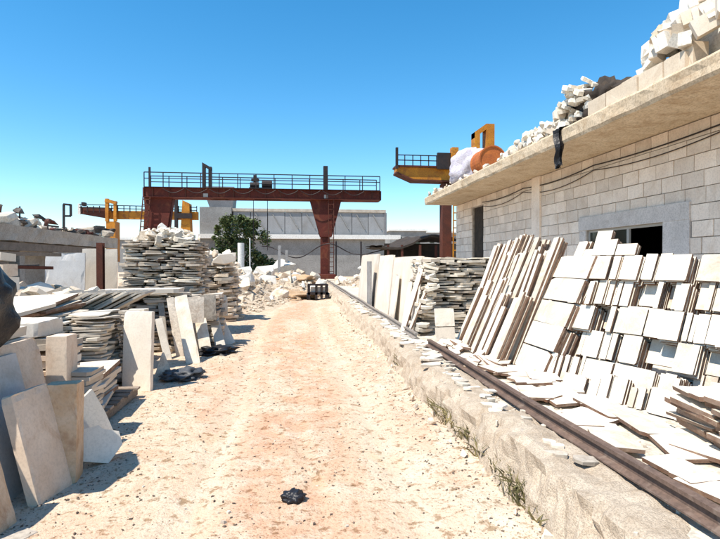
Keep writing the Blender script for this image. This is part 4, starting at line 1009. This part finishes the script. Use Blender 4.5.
# ---- bush-like tree before the warehouse
TY = 39.0; tx = Xy(238, TY)
tree = empty('olive_tree', (tx, TY, 0), 'dark green bushy tree before the grey warehouse', 'tree')
mb = MB(); r = random.Random(111)
mb.tube([(tx, TY, 0), (tx+.1, TY, .8), (tx-.05, TY+.1, 1.6), (tx+.1, TY, 2.4)], [.22,.17,.13,.08], 8)
for k in range(9):
    a = 2*math.pi*k/9; mb.tube([(tx, TY, .9+.12*k), (tx+.7*math.cos(a), TY+.6*math.sin(a), 1.9+.15*k), (tx+1.4*math.cos(a), TY+1.0*math.sin(a), 2.7+.2*(k % 4))], [.09,.06,.02], 5)
mb.build('trunk', M['bark'], tree)
mb = MB(); lobes = []
for k in range(74):
    a = r.uniform(0, 6.28); q = math.sqrt(r.random()); zz = r.uniform(.7, 4.75)
    wdt = 1.95 if zz < 3.6 else 1.25
    lobes.append((tx+wdt*q*math.cos(a)+.15, TY+1.3*q*math.sin(a), zz, r.uniform(.32,.62)))
for k in range(16):
    a = r.uniform(.2, 2.9); lobes.append((tx+2.0*math.cos(a)+.1, TY+r.uniform(-.8,.8), 2.6+2.2*math.sin(a), r.uniform(.16,.3)))
for k in range(9): lobes.append((tx+1.3+.35*k*.6, TY-.3+r.uniform(-.3,.3), 2.1-.14*k+r.uniform(-.2,.2), .38))
for lx_, ly, lz, lr_ in lobes:
    for i in range(120):
        v_ = Vector((r.gauss(0,1), r.gauss(0,1), r.gauss(0,1))).normalized()*lr_*r.uniform(.35,1.05); p = Vector((lx_, ly, lz))+v_
        dv = Vector((r.uniform(-1,1), r.uniform(-1,1), r.uniform(-.8,.6))).normalized(); sv = dv.cross(Vector((r.uniform(-1,1), r.uniform(-1,1), 1))).normalized()
        L = r.uniform(.14,.28); wv = L*.32
        mb.add([p-dv*L*.5, p+sv*wv, p+dv*L*.5, p-sv*wv], [(0,1,2,3)])
me = bpy.data.meshes.new('crown'); me.from_pydata([(x-tx, y-TY, z) for x, y, z in mb.v], [], mb.f); me.materials.append(M['leaf']); link('crown', me, tree)
# pale post by the tree
x = Xy(241, 33); mb = MB(); mb.tube([(x, 33, .3), (x, 33, Z(243, x, 33))], .2, 12); o = mb.build('concrete_post', M['farwhite']); tag(o, 'pale round post standing before the dark tree', 'post')
x = Xy(250, 33); mb = MB(); mb.tube([(x, 33, .3), (x, 33, Z(238, x, 33))], .04, 6); o = mb.build('thin_pole', M['farwhite']); tag(o, 'thin pale pole just right of the pale round post', 'pole')

# ---- yellow crane at far left
CY = 52
cr = empty('yellow_crane', (Xy(112, CY), CY, 0), 'yellow gantry crane in the distance at left', 'crane')
def cbox(name, pxa, pxb, pya, pyb, mat, y0=-.4, y1=.4, par=cr, Y_=CY):
    xa, xb = Xy(pxa, Y_), Xy(pxb, Y_); mb = MB(); mb.box(xa, xb, Y_+y0, Y_+y1, Z(pyb, xa, Y_), Z(pya, xa, Y_)); return mb.build(name, M[mat], par)
mb = MB(); mb.prism([(Xy(81, CY), Z(207, Xy(81, CY), CY)), (Xy(110, CY), Z(208, Xy(110, CY), CY)), (Xy(110, CY), Z(219, Xy(110, CY), CY)), (Xy(81, CY), Z(214, Xy(81, CY), CY))], CY-.3, CY+.5); mb.build('end_girder', M['brownsteel'], cr)
cbox('girder', 110, 198, 211, 219, 'yellow', -.3, .5)
cbox('end_plate', 80, 82.5, 204, 215, 'farwhite', -.42, -.32)
for pa in (108, 113.5): 
    pass
mb = MB()
for pa, pb, top in ((108.3, 111.5, 199.5), (116.5, 119.3, 202)):
    xa, xb = Xy(pa, CY), Xy(pb, CY); mb.box(xa, xb, CY-.75, CY-.45, Z(222, xa, CY), Z(top, xa, CY))
mb.bar((Xy(108.3, CY), CY-.6, Z(200, 0, CY-3)), (Xy(119.3, CY), CY-.6, Z(202.8, 0, CY-3)), .4, .3)
mb.build('portal_frame', M['yellow'], cr)
cbox('leg', 109, 118, 222, 262, 'yellow', -.7, .6)
mb = MB(); zt_l = Z(201, Xy(186, CY), CY)
xa, xb = Xy(180.5, CY), Xy(192, CY)
mb.add([(xa-.1, CY-.7, 0),(xb+.15, CY-.7, 0),(xb+.15, CY+.5, 0),(xa-.1, CY+.5, 0),(xa+.35, CY-.7, zt_l),(xb-.1, CY-.7, zt_l-.3),(xb-.1, CY+.5, zt_l-.3),(xa+.35, CY+.5, zt_l)], [(0,3,2,1),(4,5,6,7),(0,1,5,4),(1,2,6,5),(2,3,7,6),(3,0,4,7)]); mb.build('leg', M['yellow'], cr)
cbox('brace', 179, 194, 214, 219, 'darksteel', -.95, -.72)
for z in (206, 209): mb = MB(); mb.bar((Xy(82, CY), CY-.5, Z(z, -14, CY)), (Xy(198, CY), CY-.5, Z(z+1.5, -14, CY)), .07); mb.build('handrail', M['darksteel'], cr)
for i in range(20): px = 84+6*i; x = Xy(px, CY); mb = MB(); mb.bar((x, CY-.5, Z(213, x, CY)), (x, CY-.5, Z(206.5, x, CY)), .07); mb.build('railing_post', M['darksteel'], cr)
cbox('motor', 83, 86, 202.5, 206, 'darksteel', -.3, .3)
mb = MB(); x = Xy(178, CY); mb.bar((x, CY-.6, 0), (x, CY-.6, Z(196, x, CY)), .3); mb.build('mast', M['darksteel'], cr)

# ---- yellow crane beyond the right building
RY = 27.5
c2 = empty('yellow_crane', (Xy(446, RY), RY, 0), 'yellow cantilever crane rising beyond the block building', 'crane')
xa, xb = Xy(395, RY), Xy(495, RY)
mb = MB(); zt_ = Z(168.5, xa, RY)
mb.prism([(xa, zt_), (xb, zt_), (xb, zt_-.68), (Xy(412, RY), zt_-.62), (xa, zt_-.22)], RY-.35, RY+.35)
mb.build('girder', M['yellow'], c2)
mb = MB(); mb.box(xa-.05, xb, RY-.5, RY+.5, zt_+.002, zt_+.09); mb.prism([(xa-.02, zt_-.24), (Xy(412, RY), zt_-.64), (xb, zt_-.70), (xb, zt_-.78), (Xy(412, RY), zt_-.72), (xa-.02, zt_-.32)], RY-.45, RY+.45); mb.build('flange', M['brownsteel'], c2)
for z in (.35, .62): mb = MB(); mb.bar((xa, RY-.48, zt_+z), (xb, RY-.48, zt_+z), .045); mb.build('handrail', M['darksteel'], c2)
for i in range(14): x = xa+(xb-xa)*i/13; mb = MB(); mb.bar((x, RY-.48, zt_), (x, RY-.48, zt_+.64), .045); mb.build('railing_post', M['darksteel'], c2)
mb = MB(); mb.bar((xa, RY-.5, zt_-.1), (xa, RY-.5, zt_+1.0), .13); mb.build('end_post', M['darksteel'], c2)
xa = Xy(434, RY); mb = MB(); mb.box(xa, xa+.9, RY-.7, RY-.52, zt_-.1, zt_+.75); mb.build('control_box', M['darksteel'], c2)
xa, xb = Xy(441, RY), Xy(450, RY); mb = MB(); mb.box(xa, xb, RY-.3, RY+.3, 0, zt_-.8); mb.build('leg', M['brownsteel'], c2)
mb = MB()
for i in range(12): z = 1+.4*i; mb.box(xb+.05, xb+.45, RY-.45, RY-.4, z, z+.06)
mb.bar((xb+.05, RY-.43, .4), (xb+.05, RY-.43, 6), .06); mb.bar((xb+.45, RY-.43, .4), (xb+.45, RY-.43, 6), .06); mb.build('ladder', M['yellow'], c2)
mb = MB(); xa, xb = Xy(469, RY), Xy(488, RY); zz = Z(128, xa, RY)
mb.box(xa, xa+.28, RY-.9, RY-.3, zt_+.1, zz-.45); mb.box(xb-.45, xb, RY-.9, RY-.3, zt_+.1, zz); mb.prism([(xa, zz-.75), (xb-.45, zz-.3), (xb-.45, zz), (xa, zz-.45)], RY-.88, RY-.32)
mb.build('portal_frame', M['yellow'], c2)
xa = Xy(447, RY); mb = MB(); mb.box(xa, xa+.35, RY-.9, RY-.5, zt_+.1, Z(151, xa, RY)); mb.build('upright', M['yellow'], c2)

# ---- dark canopy with posts
can = empty('shade_canopy', (7, 29, 0), 'sagging dark shade canopy on thin posts beyond the cream slabs', 'canopy')
v = []; f = []; mb = MB(); nxc, nyc = 26, 8
ya, yb_ = 28.5, 36
for j in range(nyc):
    for i in range(nxc):
        s_ = i/(nxc-1); t_ = j/(nyc-1); px = 382+95*s_; Y_ = ya+(yb_-ya)*t_; x = Xy(px, ya)
        py = 245 - 12*s_ + 4*math.sin(s_*9) - 3*t_
        v.append((x, Y_, Z(py, x, ya) + .15*noise.noise(Vector((s_*8, t_*5, 1)))))
n0 = len(v); v += [(a, b, c_-.12) for a, b, c_ in v]
for j in range(nyc-1):
    for i in range(nxc-1): q = (j*nxc+i, j*nxc+i+1, (j+1)*nxc+i+1, (j+1)*nxc+i); f += [q, tuple(k_+n0 for k_ in q)[::-1]]
for i in range(nxc-1): f.append((i, i+n0, i+1+n0, i+1))
mb.add(v, f); mb.build('cloth', M['darkcloth'], can)
mb = MB(); mb.box(Xy(384, 36), 16, 35.9, 36.0, 0, 2.9); mb.build('back_sheet', M['darkcloth'], can)
for px in (388, 402, 420, 436): x = Xy(px, ya+.1); mb = MB(); mb.bar((x, ya+.1, 0), (x, ya+.1, 2.55), .12); mb.build('post', M['brownsteel'], can)
rr = random.Random(121)
sh = empty('scrap_heap', (6.5, 30, PZ), 'dark clutter stored under the shade canopy', 'scrap heap')
for i in range(70):
    x = rr.uniform(4.8, 11); y = rr.uniform(29.5, 33); s = rr.uniform(.3,.8); put('scrap_piece', rr.choice(['rock','blockrock']), rr.choice(['scrap','scrap','wood','rough']), sh, (x, y, PZ+.2+rr.random()*1.1), (rr.uniform(-1,1), rr.uniform(-1,1), .2), (0,.3,1), (s*1.4, s, s), rr)
rub = empty('rubble_heap', (5.5, 24, PZ), 'pale rubble heaped behind the cream slabs by the building end', 'rubble')
for i in range(110):
    x = rr.uniform(3.0, 7.0); y = rr.uniform(18, 26); s = rr.uniform(.2,.5); put('stone', rr.choice(['rock','rough']), rr.choice(['rubble','rubblewhite','roughwhite']), rub, (x, y, PZ+.15+rr.random()*.9), (rr.uniform(-1,1), rr.uniform(-1,1), .2), (0,.3,1), (s*1.4, s, s*.7), rr)
# ---- far houses
r = random.Random(131)
def house(pa, pb, py, Y_, mat, label):
    xa, xb = Xy(pa, Y_), Xy(pb, Y_); zz = Z(py, (xa+xb)/2, Y_); h_ = empty('distant_building', ((xa+xb)/2, Y_, 0), label, 'building')
    mb = MB(); mb.box(xa, xb, Y_, Y_+9, 0, zz); mb.build('wall', M[mat], h_)
    mb = MB(); mb.box(xa-.3, xb+.3, Y_-.3, Y_+9.3, zz, zz+.35); mb.build('roof_slab', M['farwhite'], h_)
    nw = max(2, int((xb-xa)/3))
    for i in range(nw):
        x = xa+(xb-xa)*(i+.5)/nw; mb = MB(); mb.box(x-.5, x+.5, Y_-.06, Y_+.02, zz-2.4, zz-1.1); mb.build('window', M['glass'], h_)
house(390, 426, 231, 95, 'farblock', 'pale flat roofed building far away left of the right crane')
house(424, 470, 233, 120, 'farblock', 'small grey building far away behind the block building')
house(-30, 60, 236, 90, 'farblock', 'long low grey building far behind the left shed')
house(118, 205, 240, 85, 'farblock', 'grey low building far behind the tallest stack')

# ================================================================== SMALL THINGS ON THE DRIVE
b = G(293, 503); o = crumple('rubber_scrap', 'blackplastic', b+Vector((0,.02,gz(b.x,b.y)-.012)), (.15, .13, .09), 23, .4); tag(o, 'small black crumpled scrap lying in the middle of the drive', 'scrap')
r = random.Random(141)
def chips(name, n, mat, s0, s1, label, seed):
    r = random.Random(seed); mb = MB()
    for i in range(n):
        y = 1.7*math.exp(r.random()*math.log(16/1.7)); side = r.random()
        x = r.uniform(-1.7, 1.4) if side < .62 else (1.42 - abs(r.gauss(0,.25)) if side < .85 else -1.75+abs(r.gauss(0,.3)))
        s = s0+(s1-s0)*r.random()**2.6; c_ = Vector((x, y, gz(x, y)+s*.18))
        pts = [Vector((r.uniform(-1,1), r.uniform(-1,1), r.uniform(-.2,.2))).normalized()*s for _ in range(3)]
        a = r.uniform(0, 6.28); e1 = Vector((math.cos(a), math.sin(a), 0))*s*1.3; e2 = Vector((-math.sin(a), math.cos(a), 0))*s*r.uniform(.5,.9)
        v = [c_-e1-e2*.3, c_+e2-e1*.2, c_+e1+e2*.2, c_-e2+e1*.3]
        up = Vector((0,0,s*r.uniform(.4,.9)))
        mb.add([p-Vector((0,0,s*.4)) for p in v]+[p*.75+c_*.25+up*r.uniform(.6,1.1) for p in v], [(4,5,6,7),(0,1,5,4),(1,2,6,5),(2,3,7,6),(3,0,4,7)])
    o = mb.build(name, M[mat]); tag(o, label, 'gravel', kind='stuff')
chips('gravel', 550, 'chiplight', .004, .018, 'pale stone chips scattered over the sandy drive', 1)
chips('gravel', 3600, 'chipdark', .003, .012, 'dark bits of grit scattered over the sandy drive', 2)
mb = MB(); r = random.Random(9)
for i in range(1700):
    y = 1.7*math.exp(r.random()*math.log(14/1.7)); x = kx(y)+r.uniform(.08,.5) if r.random() < .6 else r.uniform(1.98, 3.2)
    s = .004+.014*r.random()**2.4; a = r.uniform(0, 6.28); e1 = Vector((math.cos(a), math.sin(a), 0))*s*1.3; e2 = Vector((-math.sin(a), math.cos(a), 0))*s*.8
    c_ = Vector((x, y, (.335+.03*noise.noise(Vector((3, y*.7, 9))) if x < 1.9 else PZ+.02*noise.noise(Vector((x*1.7, y*1.7, 2))))+s*.1)); up = Vector((0,0,s*r.uniform(.4,.9)))
    v = [c_-e1-e2*.3, c_+e2-e1*.2, c_+e1+e2*.2, c_-e2+e1*.3]
    mb.add([p-Vector((0,0,.03)) for p in v]+[p*.75+c_*.25+up for p in v], [(4,5,6,7),(0,1,5,4),(1,2,6,5),(2,3,7,6),(3,0,4,7)])
o = mb.build('gravel', M['chiplight']); tag(o, 'pale chips lying along the low wall top and platform edge', 'gravel', kind='stuff')
# dry weeds by the low wall
def weed(px, py, h_, n, label, seed, wd=.16):
    r = random.Random(seed); b = G(px, py); b.z = gz(b.x, b.y)-.01; mb = MB()
    for i in range(int(n*1.7)):
        a = r.uniform(0, 6.28); q = r.random()*wd; p = Vector((b.x+q*math.cos(a)*.8, b.y+q*math.sin(a)*1.8, b.z)); L = h_*r.uniform(.4,1.1)
        dv = Vector((r.gauss(0,.45), r.gauss(0,.45), 1)).normalized(); sv = dv.cross(Vector((math.cos(a), math.sin(a), 0))).normalized()*r.uniform(.005,.011)
        bend = Vector((r.gauss(0,.35), r.gauss(0,.35), -.25))*L*.5
        m1 = p+dv*L*.55; t_ = p+dv*L+bend
        mb.add([p-sv, p+sv, m1+sv*.8, m1-sv*.8, t_], [(0,1,2,3),(3,2,4)])
    me = bpy.data.meshes.new('dry_weed'); me.from_pydata([tuple(Vector(v)-b) for v in mb.v], [], mb.f); me.materials.append(M['dryleaf'])
    o = link('dry_weed', me); o.location = b; tag(o, label, 'weed', 'dry weeds along the low wall')
for q_, (px, py, hh, nn) in enumerate(((396, 362, .15, 60), (425, 396, .2, 110), (438, 411, .17, 90), (484, 458, .22, 150), (500, 474, .18, 120), (535, 508, .22, 160))):
    weed(px, py, hh, nn, 'dry weed tuft at the wall foot, %s' % ['second from the far end', 'fourth from the far end', 'fifth from the far end', 'second nearer than the largest clump', 'third nearer than the largest clump', 'second closest to the viewer'][q_], 40+q_)
weed(404, 372, .22, 130, 'dry weed tuft at the wall foot, third from the far end', 1)
weed(388, 352, .16, 80, 'small dry weed tuft at the wall foot, farthest of all', 2, .1)
weed(455, 428, .26, 200, 'largest dry weed clump halfway along the low wall', 3, .2)
weed(470, 445, .2, 120, 'dry weed tuft just nearer than the largest clump', 4)
weed(525, 500, .2, 220, 'dark dry weed clump at the near foot of the low wall', 5, .2)
weed(548, 520, .16, 140, 'dry weed tuft closest to the viewer by the low wall', 6, .2)
